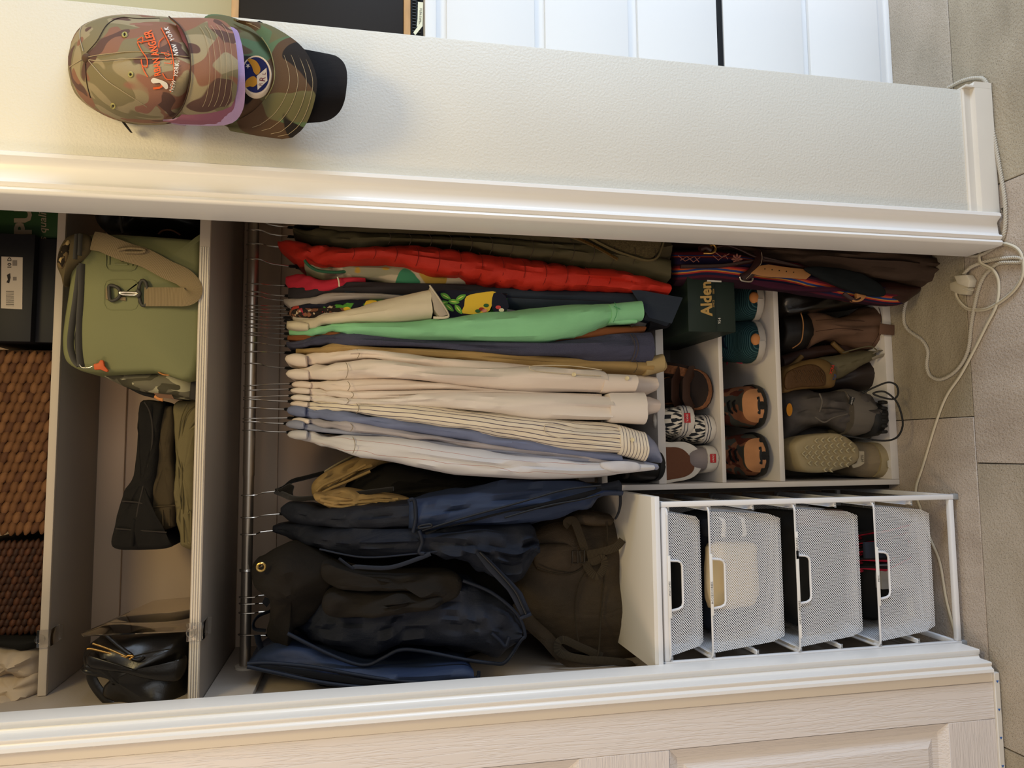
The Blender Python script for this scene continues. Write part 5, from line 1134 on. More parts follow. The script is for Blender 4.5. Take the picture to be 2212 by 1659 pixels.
decal('shoe_drawing', [(20, 612), (23, 600), (22, 590), (15, 594), (17, 604), (14, 610)], lp, dkp, L_, off=.0004); decal('print_block', [(28, 598), (36, 598), (36, 606), (28, 606)], lp, mat('print_gray', '7c736c', .8), L_, off=.0003)
decal('print_block', [(27, 562), (37, 562), (37, 574), (27, 574)], lp, MC['print_gray'], L_, off=.0003)
# wicker baskets, plaited strand by strand
wk = [mat('hyacinth_a', '624126', .75, bump=(220, .5), var=.25, vscale=30), mat('hyacinth_b', '51331f', .75, bump=(220, .5), var=.25, vscale=30), mat('hyacinth_c', '6e4b2e', .75, bump=(220, .5), var=.25, vscale=30)]
wd2 = [mat('dark_hyacinth_a', '3c2214', .6, bump=(220, .5), var=.25, vscale=30), mat('dark_hyacinth_b', '4c2c1a', .6, bump=(220, .5), var=.25, vscale=30), mat('dark_hyacinth_c', '2f1a10', .6, bump=(220, .5), var=.25, vscale=30)]
def basket(lab, y0, y1, Yf, mats, pitch_x, pitch_z, back):
    XL_, XR_ = at(60, y1, Yf).x, at(60, y0, Yf).x
    th = thing('wicker_basket', lab, 'basket', ((XL_ + XR_) / 2, Yf + .12, TZ)); H = .17
    cbox('liner', (XL_ + .006, Yf + .008, TZ), (XR_ - .006, Yf + .24, TZ + H), back, th, bevel=.012, seg=3)
    protos = []
    nx = int((XR_ - XL_) / pitch_x); nz = int(H / pitch_z); cnt = 0
    for m_ in mats:
        b = MB(); R = []
        for i in range(7):
            t = i / 6; r = math.sin(PI * (.08 + .84 * t)); R.append([((t - .5) * pitch_x * 1.65, r * pitch_z * .55 * math.cos(a), r * pitch_z * .60 * math.sin(a)) for a in [j * PI / 3 for j in range(6)]])
        b.loft(R); protos.append(b)
    me = []
    for i in range(nx):
        for j in range(nz):
            if cnt > 295: break
            k_ = (i * 5 + j * 3 + i * j) % 3; cnt += 1
            x = XL_ + pitch_x * (i + .5); z = TZ + pitch_z * (j + .55 + .5 * (i % 2)) ; 
            if z > TZ + H - .004: continue
            if len(me) < 3: 
                o = protos[len(me)].build('strand', mats[len(me)], th, ang=80); me.append(o.data); o.location = (x, Yf + .006, z)
            else:
                o = bpy.data.objects.new('strand', me[k_]); COL.objects.link(o); o.location = (x, Yf + .006, z); attach(o, th)
            o.rotation_euler = (0, (.42 if j % 2 else .30) + rnd.uniform(-.1, .1), 0); o.scale = (rnd.uniform(.92, 1.1), 1, 1)
    return th
basket('warm brown plaited hyacinth basket on the upper shelf', 748, 1150, .445, wk, .0215, .0150, mats_dark := mat('basket_inside', '3a2415', .9))
basket('dark brown plaited basket left of the lighter one', 1164, 1368, .47, wd2, .0150, .0115, mat('basket_inside_dark', '170d08', .9))
ln = thing('linen_pile', 'cream linen sheets heaped at the left end of the upper shelf', 'linen', tuple(at(110, 1470, .5)))
lnm = fabric('cream_linen', 'b9a893')
pillow('sheet_fold', [(-20, 1392), (30, 1388), (84, 1392), (112, 1418), (104, 1450), (60, 1458), (-20, 1456)], .50, .06, .10, lnm, ln, amp=.022, seed=31, freq=22)
pillow('sheet_fold', [(-20, 1440), (60, 1446), (98, 1440), (108, 1470), (88, 1500), (40, 1502), (-20, 1500)], .49, .06, .10, lnm, ln, amp=.022, seed=32, freq=22)
pillow('sheet_fold', [(-20, 1490), (50, 1486), (90, 1492), (90, 1530), (86, 1572), (-20, 1580)], .485, .06, .10, lnm, ln, amp=.024, seed=33, freq=24)
tt = thing('black_tights', 'black tights trailing between the dark basket and the linen', 'clothing', tuple(at(60, 1385, .52)))
pillow('cloth', [(-20, 1372), (60, 1374), (96, 1378), (94, 1392), (60, 1402), (40, 1396), (-20, 1386)], .475, .025, .08, bkc, tt, amp=.01, seed=35)
# acrylic clips and divider
acr = NT('clear_acrylic'); acr.b.inputs['Base Color'].default_value = (.96, .95, .93, 1); acr.b.inputs['Roughness'].default_value = .05; acr.b.inputs['Transmission Weight'].default_value = 1; acr.b.inputs['IOR'].default_value = 1.3; acr = acr.m
def clip(lab, px, py, Y, zt, zb_, panel=None):
    x = at(px, py, Y).x; th = thing('shelf_divider', lab, 'divider', (x, Y, zb_))
    cbox('clip_face', (x - .018, Y - .0085, zb_ - .003), (x + .018, Y - .0052, zt + .003), acr, th, bevel=.001)
    cbox('clip_tongue', (x - .018, Y - .0050, zb_ - .006), (x + .018, Y + .045, zb_ - .0032), acr, th, bevel=.001)
    cbox('clip_lip', (x - .016, Y + .046, zb_ - .012), (x + .016, Y + .049, zb_ - .001), acr, th, bevel=.001)
    b = MB(); b.T = Matrix.Translation((x, Y - .0088, (zt + zb_) / 2 + .004)) @ Matrix.Rotation(PI / 2, 4, 'X'); b.loft([[(.010 * s_ * math.cos(i * PI / 10), .010 * s_ * math.sin(i * PI / 10), z) for i in range(20)] for s_, z in ((1, 0), (1, .002), (.85, .003), (.6, .002), (.02, .002))]); b.build('round_boss', acr, th)
    if panel:
        hp, dp = panel; P = [(x, Y + .004, zt + .001), (x, Y + .012, zt + hp - .01), (x, Y + .03, zt + hp), (x, Y + dp, zt + hp * .74), (x, Y + dp + .04, zt + .001)]
        MB().prism([(p_[0] + .0015, p_[1], p_[2]) for p_ in P], (-.003, 0, 0)).build('clear_panel', acr, th, bevel=.0008)
clip('clear acrylic shelf divider standing beside the black leather bag', 412, 1364, S2, z2t, z2b, (.205, .34))
clip('clear acrylic clip on the edge of the upper shelf', 98, 1378, S1, z1t, z1b)

# ================================================================ LOWER SHELF: cooler, bags, folded trousers
BZ = z2t + .0008
cg = mat('cooler_green', '74754f', .62, bump=(500, .12)); cgd = mat('cooler_dark_trim', '3d3a34', .55); tan = stripes('tan_webbing', [(0, '8c7a5c'), (.5, '75664b')], .0028, axis=1)
ck = thing('soft_cooler', 'sage green soft cooler with tan shoulder strap on the lower shelf', 'cooler bag', tuple(at(440, 650, .40)))
CY = .275
zc = BZ
def cool_poly(): return [(434, 520), (446, 516), (300, 505), (208, 502), (176, 512), (152, 560), (146, 620), (134, 700), (131, 745), (138, 780), (170, 800), (220, 806), (330, 803), (434, 800)]
P = [at(p[0], p[1], CY) for p in cool_poly()]
for p in P: p.z = max(p.z, BZ)
R = []
Cc = sum((Vector(p) for p in P), Vector()) / len(P)
PP = smooth_closed([(p.x, p.z) for p in P], 5); cx, cz = Cc.x, Cc.z
for s_, y in ((.3, .60), (.9, .60), (.985, .585), (1, .55), (1.0, CY + .03), (.99, CY + .012), (.97, CY + .004), (.92, CY), (.3, CY - .004), (.02, CY - .004)):
    R.append([(cx + (p[0] - cx) * s_, y, max(BZ, cz + (p[1] - cz) * s_)) for p in PP])
MB().loft(R).build('cooler_body', cg, ck, ang=50)
sC = plane(CY - .0045)
pxtube('zip_seal', [(178, 570), (176, 640), (172, 700), (172, 760), (176, 792)], CY - .003, .0075, cgd, ck, flat=.45)
pxtube('zip_seal', [(174, 575), (166, 640), (157, 700), (153, 745), (160, 775), (172, 790)], CY - .003, .0075, cgd, ck, flat=.45)
slab('zip_gap', [(170, 640), (166, 690), (160, 730), (162, 760), (170, 778), (170, 730)], CY - .0062, .004, black, ck, bevel=.001)
for cx_, cy_, hx, hy in ((262, 557, 33, 28), (262, 637, 36, 33)):
    pts = [(cx_ + hx * math.copysign(min(1, abs(1.25 * math.cos(a))), math.cos(a)), cy_ + hy * math.copysign(min(1, abs(1.25 * math.sin(a))), math.sin(a))) for a in [i * PI / 12 for i in range(24)]]
    pxtube('weld_patch', pts, CY - .004, .0010, cg, ck, closed=True, k=0)
for q in ([(248, 555), (276, 556)], [(248, 571), (276, 571)], [(236, 546), (236, 572)], [(286, 546), (286, 574)]): pxtube('relief_bar', q, CY - .004, .0022, cg, ck, k=0, flat=.6)
b = MB(); b.ball(at(263, 561, CY - .005), (.004, .003, .004), 10, 6); b.build('snap', mat('snap_bronze', '7a6a4a', .4, metal=.8), ck)
st = thing('shoulder_strap', 'tan webbing shoulder strap draped over the sage cooler', 'strap', tuple(at(300, 600, CY - .02)))
pxtube('webbing', [(200, 520, CY - .012), (222, 524, CY - .02), (245, 534, CY - .024), (275, 545, CY - .022), (315, 558, CY - .02), (360, 582, CY - .018), (398, 600, CY - .016), (416, 624, CY - .018), (404, 640, CY - .022), (360, 641, CY - .016), (312, 641, CY - .014)], 0, .0195, tan, st, n=10, k=6, flat=.09, up=(0, 1, 0))
for q in ([(306, 606), (300, 624), (302, 648), (308, 660), (316, 656), (318, 640), (316, 612)],): pxtube('strap_ring', q, CY - .012, .0035, cgd, st, closed=True, k=3)
pxtube('snap_hook', [(302, 632), (288, 632), (264, 631), (258, 632), (264, 636), (290, 637), (302, 634)], CY - .014, .0022, chrome, st, k=3); pxtube('swivel', [(296, 626), (302, 634), (296, 642)], CY - .016, .004, cgd, st, k=3)
pxtube('d_ring', [(236, 617), (248, 618), (258, 626), (258, 640), (248, 648), (238, 648), (236, 630)], CY - .011, .0035, cgd, ck, closed=True, k=3)
slab('anchor_webbing', [(227, 620), (238, 618), (238, 646), (227, 647)], CY - .012, .006, tan, ck); slab('anchor_webbing', [(256, 640), (272, 642), (272, 650), (258, 648)], CY - .008, .003, tan, ck)
pillow('shoulder_pad', [(124, 575), (126, 552), (134, 530), (144, 516), (160, 508), (182, 505), (196, 512), (200, 534), (186, 556), (160, 580), (146, 604), (138, 618), (134, 600)], CY - .002, .018, .03, fabric('pad_olive', '5c5038'), st, amp=.003)
pillow('pad_print', [(124, 572), (126, 552), (134, 534), (144, 520), (152, 522), (150, 545), (146, 562), (134, 580)], CY - .018, .008, .01, patches('leopard_print', [('2a2218', .5), ('b39a6a', .62)], 90, base='6d5a3c'), st, amp=.001)
for i, q in enumerate(([(166, 506), (162, 560)], [(174, 505), (172, 552)])): pxtube('slide_buckle', q, CY - .030, .0045, cgd, st, k=0, flat=.5)
pxtube('keeper', [(255, 540), (280, 536), (312, 539), (306, 545), (270, 545)], CY - .028, .003, tan, st, k=3)
zp = pxtube('zip_pull_wire', [(172, 788), (178, 794), (192, 794), (200, 791)], CY - .008, .0013, chrome, ck)
slab('zip_pull_tab', [(201, 786), (212, 784), (216, 777), (223, 778), (225, 790), (234, 800), (230, 804), (216, 798), (203, 799)], CY - .012, .008, mat('pull_orange', 'c2572a', .5), ck, bevel=.002)
pxtube('side_handle', [(334, 792, CY + .02), (346, 806, CY + .01), (362, 810, CY + .01), (380, 804, CY + .01), (390, 796, CY + .02)], CY, .0025, org, ck, flat=.4)
cdb = thing('dry_bag', 'camouflage dry bag squeezed left of the green cooler', 'bag', tuple(at(400, 840, .45)))
dbm = patches('reed_camo', [('a59f80', .57), ('4a4636', .58)], 24, base='6a6552', stretch=(2.5, 1, 1))
pillow('bag_body', [(222, 806), (300, 802), (380, 800), (418, 802), (430, 830), (432, 862), (400, 862), (350, 856), (300, 846), (262, 832)], .36, .05, .14, dbm, cdb, amp=.005, seed=41); slab('rubber_end', [(414, 802), (434, 802), (438, 868), (408, 862)], .325, .12, mat('bag_rubber', '211d18', .6), cdb)
pxtube('roll_strap', [(262, 824), (285, 838), (310, 850), (345, 858)], .335, .004, bkc, cdb); pxtube('strap_end', [(334, 856), (344, 862), (352, 864)], .33, .005, org, cdb, flat=.4); decal('bag_flap', [(330, 846), (370, 850), (376, 862), (340, 858)], plane(.325), mat('flap_brown', '6a4c38', .7), cdb)
bb = thing('black_duffel', 'glossy black bag in the right corner behind the green cooler', 'bag', tuple(at(440, 470, .5)))
pillow('bag_body', [(196, 452), (210, 470), (230, 500), (320, 512), (442, 508), (444, 462), (444, 430), (300, 425), (200, 430)], .42, .06, .14, mat('black_vinyl', '15130f', .35, bump=(14, .5), bd=.01), bb, amp=.012, seed=43)
pxtube('seam', [(260, 456), (262, 490), (266, 504)], .36, .003, cgd, bb); pxtube('loop', [(342, 506), (352, 498), (372, 498), (390, 508)], .33, .002, fabric('brown_loop', '5a3c2c'), bb)
# folded trousers: three pairs stacked on the shelf
def folded(lab, poly, Y, m, parts, seed, dep=.16):
    th = thing('folded_trousers', lab, 'trousers', tuple(at(poly[0][0], poly[0][1], Y)), 'trousers folded on the lower shelf')
    pillow('cloth', poly, Y, .028, dep, m, th, amp=.006, seed=seed, freq=18, flatp=3.2, k=6)
    for nm, pts, r, mm_ in parts: pxtube(nm, pts, Y - .029, r, mm_, th, flat=.6)
    return th
bj = fabric('black_denim', '1d1b19', st=.3); od = fabric('olive_drab', '453b2a', st=.25); kt = fabric('khaki_canvas', '6f6546', st=.25); bjs = mat('denim_stitch', '332e2a', .9); kts = mat('khaki_stitch', '5c5234', .9)
folded('khaki canvas trousers at the bottom of the folded stack', [(436, 872), (412, 866), (380, 870), (378, 920), (384, 990), (378, 1060), (382, 1110), (390, 1160), (396, 1180), (420, 1182), (426, 1100), (432, 980)], .40, kt, [('side_seam', [(420, 876), (400, 900), (393, 960), (394, 1040), (396, 1110), (398, 1172)], .0018, kts), ('side_seam', [(404, 872), (390, 910), (385, 980), (388, 1060), (392, 1100)], .0012, kts), ('crease', [(426, 900), (408, 930), (428, 915)], .003, kt), ('pocket_welt', [(408, 1110), (412, 1108), (412, 1170), (406, 1170)], .002, kt)], 51)
folded('dark olive cuffed trousers in the middle of the folded stack', [(352, 880), (364, 877), (376, 882), (381, 930), (376, 990), (384, 1040), (380, 1120), (372, 1140), (332, 1145), (329, 1100), (334, 1040), (342, 980), (350, 930)], .395, od, [('cuff_edge', [(332, 1096), (352, 1094), (378, 1092)], .002, od), ('gather', [(336, 1104), (336, 1136)], .0015, od), ('gather', [(352, 1102), (352, 1136)], .0015, od), ('gather', [(366, 1100), (366, 1136)], .0015, od)], 52)
folded('black jeans on top of the folded trouser stack', [(304, 874), (316, 864), (340, 866), (357, 872), (352, 930), (346, 1000), (338, 1060), (332, 1110), (338, 1146), (374, 1172), (360, 1184), (290, 1188), (246, 1182), (250, 1140), (262, 1090), (272, 1060), (294, 1026), (302, 940)], .385, bj, [('outseam', [(312, 868), (324, 890), (330, 930), (326, 980), (310, 1050), (298, 1100), (294, 1140)], .0022, bjs), ('hem_line', [(264, 1083), (300, 1086), (326, 1098)], .0022, bjs), ('hem_line', [(250, 1142), (300, 1146), (360, 1150)], .002, bjs), ('belt_loop', [(292, 1122), (288, 1150), (284, 1180)], .0055, bj)], 53, dep=.20)
# black leather bag
lt_ = mat('black_leather', '14110e', .32, spec=.6, bump=(240, .12)); lb = thing('leather_bag', 'black leather bag with brass zip at the left end of the lower shelf', 'bag', tuple(at(400, 1450, .42)))
pillow('bag_body', [(226, 1364), (300, 1362), (400, 1362), (408, 1420), (406, 1530), (400, 1556), (330, 1560), (280, 1548), (240, 1520), (230, 1480), (250, 1452), (200, 1440), (190, 1428), (196, 1420), (190, 1408), (190, 1396), (204, 1384), (222, 1380)], .40, .07, .15, lt_, lb, amp=.016, seed=61, freq=11)
pillow('flap_roll', [(188, 1416), (200, 1412), (240, 1424), (300, 1440), (350, 1452), (378, 1448), (398, 1420), (402, 1440), (384, 1470), (330, 1466), (270, 1452), (210, 1444), (190, 1434)], .335, .02, .03, lt_, lb, amp=.004, seed=62)
pxtube('carry_handle', [(280, 1546), (240, 1520), (212, 1490), (198, 1464), (204, 1454), (226, 1452), (262, 1460), (300, 1480)], .36, .010, lt_, lb, n=9, flat=.45, up=(0, 1, 0))
for pts in ([(188, 1402), (200, 1402), (240, 1412), (272, 1420)], [(200, 1390), (230, 1400), (272, 1418)]): pxtube('zip_teeth', pts, .325, .0022, zipm, lb)
pxtube('zip_slider', [(272, 1420), (278, 1416), (288, 1418), (280, 1424)], .318, .0028, zipm, lb, k=3); pxtube('zip_line', [(280, 1420), (320, 1410), (366, 1402)], .322, .0012, MC['shoe_lining'], lb); pxtube('leather_pull', [(284, 1424), (300, 1428), (312, 1420)], .318, .004, lt_, lb, flat=.4)
pxtube('fold_ridge', [(230, 1372), (260, 1398), (284, 1416)], .325, .004, lt_, lb)

# ================================================================ BACKPACK on the drawer board
PZ = zt_b + .001
wx = fabric('waxed_canvas', '43382a', .6, weave=700, st=.3, var=.22); wbz = stripes('brown_webbing', [(0, '3c3427'), (.5, '2f281e')], .003, axis=1)
bp_ = thing('backpack', 'dark brown waxed canvas backpack on the drawer board', 'backpack', tuple(onz(1372, 1260, PZ)))
pillow('main_body', [(1374, 1150), (1352, 1130), (1322, 1112), (1262, 1102), (1200, 1112), (1140, 1150), (1110, 1220), (1110, 1300), (1150, 1370), (1206, 1400), (1262, 1410), (1300, 1424), (1372, 1418), (1378, 1370), (1376, 1260)], .44, .07, .13, wx, bp_, amp=.010, seed=71, freq=10)
pillow('top_pocket', [(1322, 1118), (1300, 1112), (1268, 1106), (1236, 1110), (1228, 1126), (1260, 1134), (1304, 1136), (1318, 1132)], .385, .03, .05, wx, bp_, amp=.006, seed=72)
pillow('front_pocket', [(1160, 1178), (1250, 1176), (1258, 1200), (1250, 1222), (1220, 1238), (1160, 1230)], .38, .018, .04, wx, bp_, amp=.003, seed=73)
pxtube('pocket_piping', [(1160, 1226), (1190, 1236), (1225, 1240), (1250, 1232), (1264, 1218)], .358, .0022, wbz, bp_)
pxtube('piping', [(1310, 1128), (1312, 1160), (1306, 1240), (1298, 1330), (1294, 1400), (1290, 1420)], .352, .0018, wbz, bp_)
pxtube('piping', [(1268, 1230), (1248, 1270), (1242, 1330), (1252, 1400)], .352, .0014, wbz, bp_)
pxtube('compression_strap', [(1230, 1136, .36), (1224, 1128, .35), (1240, 1126, .345), (1254, 1160, .345), (1264, 1190, .345)], 0, .0095, wbz, bp_, n=8, flat=.12, up=(0, 1, 0))
pxtube('compression_strap', [(1268, 1198, .342), (1300, 1192, .338), (1330, 1182, .33), (1345, 1166, .325)], 0, .0095, wbz, bp_, n=8, flat=.12, up=(0, 1, 0))
pxtube('strap_loop', [(1264, 1214, .345), (1276, 1236, .335), (1292, 1244, .33), (1306, 1222, .33), (1302, 1206, .335), (1286, 1212, .34), (1270, 1214, .345)], 0, .009, wbz, bp_, n=8, flat=.12, up=(0, 1, 0))
for q in ([(1236, 1190), (1236, 1216), (1248, 1216), (1248, 1190)], [(1252, 1190), (1254, 1216), (1262, 1214), (1262, 1188)]): pxtube('ladder_buckle', q, .338, .0022, mat('buckle_black', '26221c', .4), bp_, closed=True, k=0)
pxtube('lower_strap', [(1300, 1418, .36), (1250, 1396, .35), (1216, 1382, .345), (1204, 1394, .345), (1212, 1412, .345), (1260, 1424, .345), (1320, 1428, .35), (1362, 1436, .35), (1368, 1456, .35)], 0, .009, wbz, bp_, n=8, flat=.14, up=(0, 1, 0))
pxtube('shoulder_strap', [(1120, 1300, .40), (1140, 1340, .39), (1180, 1378, .38), (1220, 1420, .375), (1280, 1440, .37), (1340, 1446, .37)], 0, .016, wx, bp_, n=8, flat=.3, up=(0, 1, 0))

# ================================================================ SHOE BOX, WOVEN BAG, BOOTS
ab = thing('shoe_box', 'dark green shoe box with gold lettering standing in the rack', 'box', tuple(at(1555, 680, .30)))
agm = mat('box_green', '1d2a24', .55)
zb0 = SHZ[2] + .001; YA = .262
q0 = at(1561, 716, YA); q1 = at(1463, 716, YA); q2 = at(1500, 596, YA)
cbox('box_body', (q0.x, YA + .004, zb0), (q2.x, .60, zb0 + (q1.z - q0.z) - .004), agm, ab)
cbox('box_lid', (q0.x - .002, YA, zb0 + (q1.z - q0.z) - .062), (q2.x + .002, .604, zb0 + (q1.z - q0.z) + .008), agm, ab)
gold = mat('gold_print', 'b39256', .5); zsh = zb0 - q0.z
def pA(px, py):
    v = at(px, py, YA); return v + Vector((0, 0, 0))
lettering('Alden', 33, (1526, 645), pA, gold, ab, off=.001, sx=.95, bold=.035, ang=.04); lettering('SINCE', 6, (1541, 656), pA, gold, ab, off=.001); lettering('1884', 6, (1541, 630), pA, gold, ab, off=.001)
lettering('954', 9, (1554, 693), pA, mat('print_white', 'd0ccc4', .7), ab, off=.001)
decal('white_sticker', [(1527, 600), (1558, 602), (1558, 610), (1527, 609)], pA, MC['print_white'], ab, off=.001)

wv = stripes('andean_weave', [(0, '2a1220'), (.20, '4a1628'), (.25, '1f1c3a'), (.30, 'a8322e'), (.325, 'c98a3c'), (.345, '24407c'), (.385, 'b8562f'), (.41, 'a8322e'), (.43, '5a1a28'), (.47, '2a1220'), (.51, '241c3c'), (.64, '5a1a28'), (.67, 'b8562f'), (.69, '24407c'), (.72, '6a1c28'), (.80, '2a1220')], 5 / 40.5, axis=0)
dkl = mat('bridle_leather', '2f1714', .4, spec=.5, bump=(160, .15)); tl = mat('natural_leather', 'a9784a', .5, bump=(200, .15)); ws_ = mat('waxed_thread', 'c8b49a', .7)
wbag = thing('woven_bag', 'striped Andean-woven gun-slip bag with leather straps right of the shoe rack', 'bag', tuple(at(1960, 620, .28)))
drape('woven_body', [(1452, 540, 606, .30), (1470, 534, 612, .262), (1540, 532, 612, .25), (1620, 540, 618, .245), (1700, 556, 626, .243), (1760, 572, 634, .24), (1820, 590, 642, .24), (1880, 604, 652, .24), (1930, 612, 656, .24), (1960, 614, 652, .245)], .25, .34, wv, wbag, n=50, slope=False, amp=.004, taper=.25, seed=81, mm=44)
drape('leather_trim', [(1906, 602, 654, .2385), (1940, 604, 656, .237), (1966, 610, 652, .239), (1988, 616, 632, .247)], .24, .34, dkl, wbag, n=14, slope=False, amp=.002, taper=.3)
for pts in ([(1470, 576), (1560, 574), (1640, 564), (1700, 572), (1800, 592)], [(1640, 556), (1720, 576), (1800, 600), (1830, 606)]): pxtube('leather_welt', pts, .242, .0055, dkl, wbag, flat=.5)
pxtube('belt_strap', [(1632, 541, .245), (1640, 552, .238), (1636, 570, .236), (1622, 590, .236), (1602, 601, .238)], .24, .0105, dkl, wbag, n=10, flat=.22, up=(0, 1, 0))
pxtube('strap_stitch', [(1645, 545), (1646, 560), (1640, 575), (1612, 602)], .2335, .0005, ws_, wbag)
pxtube('roller_buckle', [(1598, 598), (1602, 606), (1622, 608), (1626, 601)], .234, .0025, steel, wbag, k=3)
slab('billet_strap', [(1622, 590), (1640, 574), (1660, 571), (1700, 577), (1745, 582), (1752, 594), (1742, 603), (1700, 600), (1650, 597)], .2315, .004, tl, wbag, bevel=.001)
for i in range(5): decal('strap_hole', [(1652 + 15.5 * i + 1.5 * math.cos(a), 581 + 1.8 * i + 1.5 * math.sin(a)) for a in [k * PI / 3 for k in range(6)]], plane(.2315), black, wbag, off=.0006)
pxtube('carry_loop', [(1516, 540, .26), (1530, 534, .24), (1540, 528, .238), (1546, 536, .238), (1540, 546, .24), (1520, 547, .25)], 0, .003, zipm, wbag); pxtube('leather_thong', [(1546, 534), (1570, 530), (1600, 540), (1625, 552), (1650, 560)], .238, .0028, dkl, wbag); pxtube('leather_knot', [(1511, 538), (1524, 534), (1536, 540)], .238, .007, dkl, wbag)
def motif(cx, cy, r, m):
    for i in range(8):
        a = i * PI / 4; decal('woven_motif', [(cx, cy), (cx + r * math.cos(a - .28) * .7, cy + r * math.sin(a - .28) * .7), (cx + r * math.cos(a), cy + r * math.sin(a)), (cx + r * math.cos(a + .28) * .7, cy + r * math.sin(a + .28) * .7)], plane(.2405), m, wbag, off=0)
motif(1592, 560, 13, mat('motif_peach', 'a0685c', .8))
for q in ([(1540, 552), (1552, 562), (1566, 550), (1572, 560)], [(1545, 545), (1560, 556), (1575, 548)], [(1470, 562), (1484, 554), (1498, 566), (1512, 556)], [(1465, 552), (1480, 564), (1500, 554), (1510, 566)]): pxtube('woven_zigzag', q, .2425, .0010, MC['motif_peach'], wbag, k=0)
slab('tan_loop', [(1852, 632), (1866, 631), (1871, 640), (1862, 650), (1848, 652), (1842, 648), (1852, 642)], .228, .012, tl, wbag, bevel=.002, k=3); pxtube('lower_strap', [(1822, 634), (1836, 644), (1848, 650), (1858, 646)], .231, .006, dkl, wbag, flat=.4)
pillow('edge_binding', [(1606, 603), (1700, 616), (1800, 624), (1836, 622), (1830, 628), (1760, 630), (1660, 622)], .2405, .004, .01, fabric('plum_binding', '3a1428'), wbag, k=3)
blb = thing('black_sleeve', 'black felt flap hanging over the striped bag near the floor', 'cloth', tuple(at(1900, 620, .24)))
pillow('felt', [(1738, 580), (1760, 576), (1800, 578), (1850, 588), (1885, 604), (1908, 624), (1910, 638), (1892, 641), (1850, 632), (1800, 614), (1760, 594)], .222, .008, .012, fabric('black_felt', '14181a'), blb, amp=.003)
lgb = thing('leather_tote', 'dark glossy leather bag standing in the rack behind the striped bag', 'bag', tuple(at(1900, 640, .42)))
pillow('bag_body', [(1690, 600), (1780, 604), (1860, 620), (1900, 640), (1890, 656), (1820, 664), (1740, 674), (1700, 676), (1688, 640)], .39, .02, .12, lt_, lgb, amp=.010, seed=85)
wdr = thing('waders', 'brown waders hanging down to the floor beside the right jamb', 'waders', tuple(at(2080, 600, .2)))
wdm = fabric('wader_brown', '4b3b31', .7, st=.3)
drape('legs', [(1450, 505, 540, .34), (1540, 512, 545, .30), (1640, 518, 556, .27), (1740, 524, 572, .24), (1820, 528, 582, .22), (1900, 532, 592, .205), (1980, 534, 600, .195), (2030, 538, 612, .19), (2062, 546, 622, .188), (2078, 556, 622, .19)], .2, .40, wdm, wdr, n=50, slope=False, amp=.008, taper=.8, seed=88)
drape('boot_foot', [(2030, 548, 612, .186), (2055, 548, 622, .182), (2080, 552, 624, .178), (2090, 560, 618, .18)], .18, .36, mat('wader_rubber', '1d1916', .6, bump=(60, .3)), wdr, n=14, slope=False, amp=.004, taper=.9)
pxtube('lace_loop', [(2072, 556, .17), (2084, 548, .16), (2096, 560, .16), (2092, 578, .165), (2078, 584, .17)], 0, .0032, bkc, wdr)
drk2 = thing('dark_coat', 'black quilt-backed coat skirt between vest hem and waders', 'coat', tuple(at(1600, 530, .4)))
drape('skirt', [(1430, 505, 560, .36), (1560, 508, 580, .34), (1700, 515, 585, .32), (1760, 530, 584, .31)], .34, .55, fabric('coat_black', '191717'), drk2, n=24, slope=False, amp=.01)

# boots on the rack's floor
B4 = SHZ[4] + .001
tanb = mat('nubuck_tan', '62493a', .85, bump=(180, .2), var=.15, vscale=14); bkr = mat('boot_rubber', '1e1b19', .55, bump=(90, .25)); mudm = mat('xtra_tan', '6e5530', .6, var=.15, vscale=12); gumb = mat('gum_tread', '4a3218', .7, bump=(150, .8)); olr = mat('boot_olive', '5f5842', .6, bump=(60, .1))
def shaftboot(th, rows, Yc, dep, m, nm, amp=.004, seed=0, tp=.9): return drape(nm, [(r[0], r[1], r[2], r[3] if len(r) > 3 else Yc) for r in rows], Yc, Yc + dep, m, th, n=30, mm=34, slope=False, amp=amp, taper=tp, seed=seed)
t1 = thing('work_boot', 'tan leather work boot upside down with a black rubber toe', 'boot', tuple(at(1930, 715, .36)))
shaftboot(t1, [(1755, 665, 752, .43), (1790, 672, 732, .40), (1820, 682, 728, .388), (1850, 676, 738, .38), (1880, 664, 748, .37), (1905, 656, 752, .366), (1916, 662, 744, .368)], .38, .12, tanb, 'shaft', .004, 91)
shaftboot(t1, [(1694, 676, 742, .45), (1700, 671, 755, .435), (1730, 669, 758, .425), (1748, 670, 752, .422), (1760, 678, 742, .43)], .42, .16, bkr, 'rubber_foot', .002, 92)
pxtube('welt', [(1728, 672), (1734, 690), (1735, 712), (1730, 738), (1712, 752)], .4165, .0016, tl, t1); pxtube('side_seam', [(1762, 692), (1820, 690), (1890, 697), (1912, 700)], .377, .0008, mat('boot_stitch', '3c2418', .8), t1); pxtube('side_seam', [(1762, 716), (1812, 710), (1850, 712), (1908, 722)], .373, .0008, MC['boot_stitch'], t1); pxtube('top_seam', [(1898, 664), (1904, 690), (1898, 722), (1884, 746)], .366, .0008, MC['boot_stitch'], t1)
slab('pull_tab', [(1902, 698), (1934, 702), (1932, 724), (1900, 722)], .348, .004, tanb, t1)
t2 = thing('rubber_boot', 'olive rubber boot lying with gum sole up, webbing pull tab', 'boot', tuple(at(1900, 800, .36)))
shaftboot(t2, [(1768, 776, 810, .41), (1790, 768, 818, .40), (1820, 764, 816, .392), (1850, 760, 800, .388), (1880, 754, 784, .384), (1893, 756, 776, .384)], .39, .11, olr, 'shaft', .003, 93)
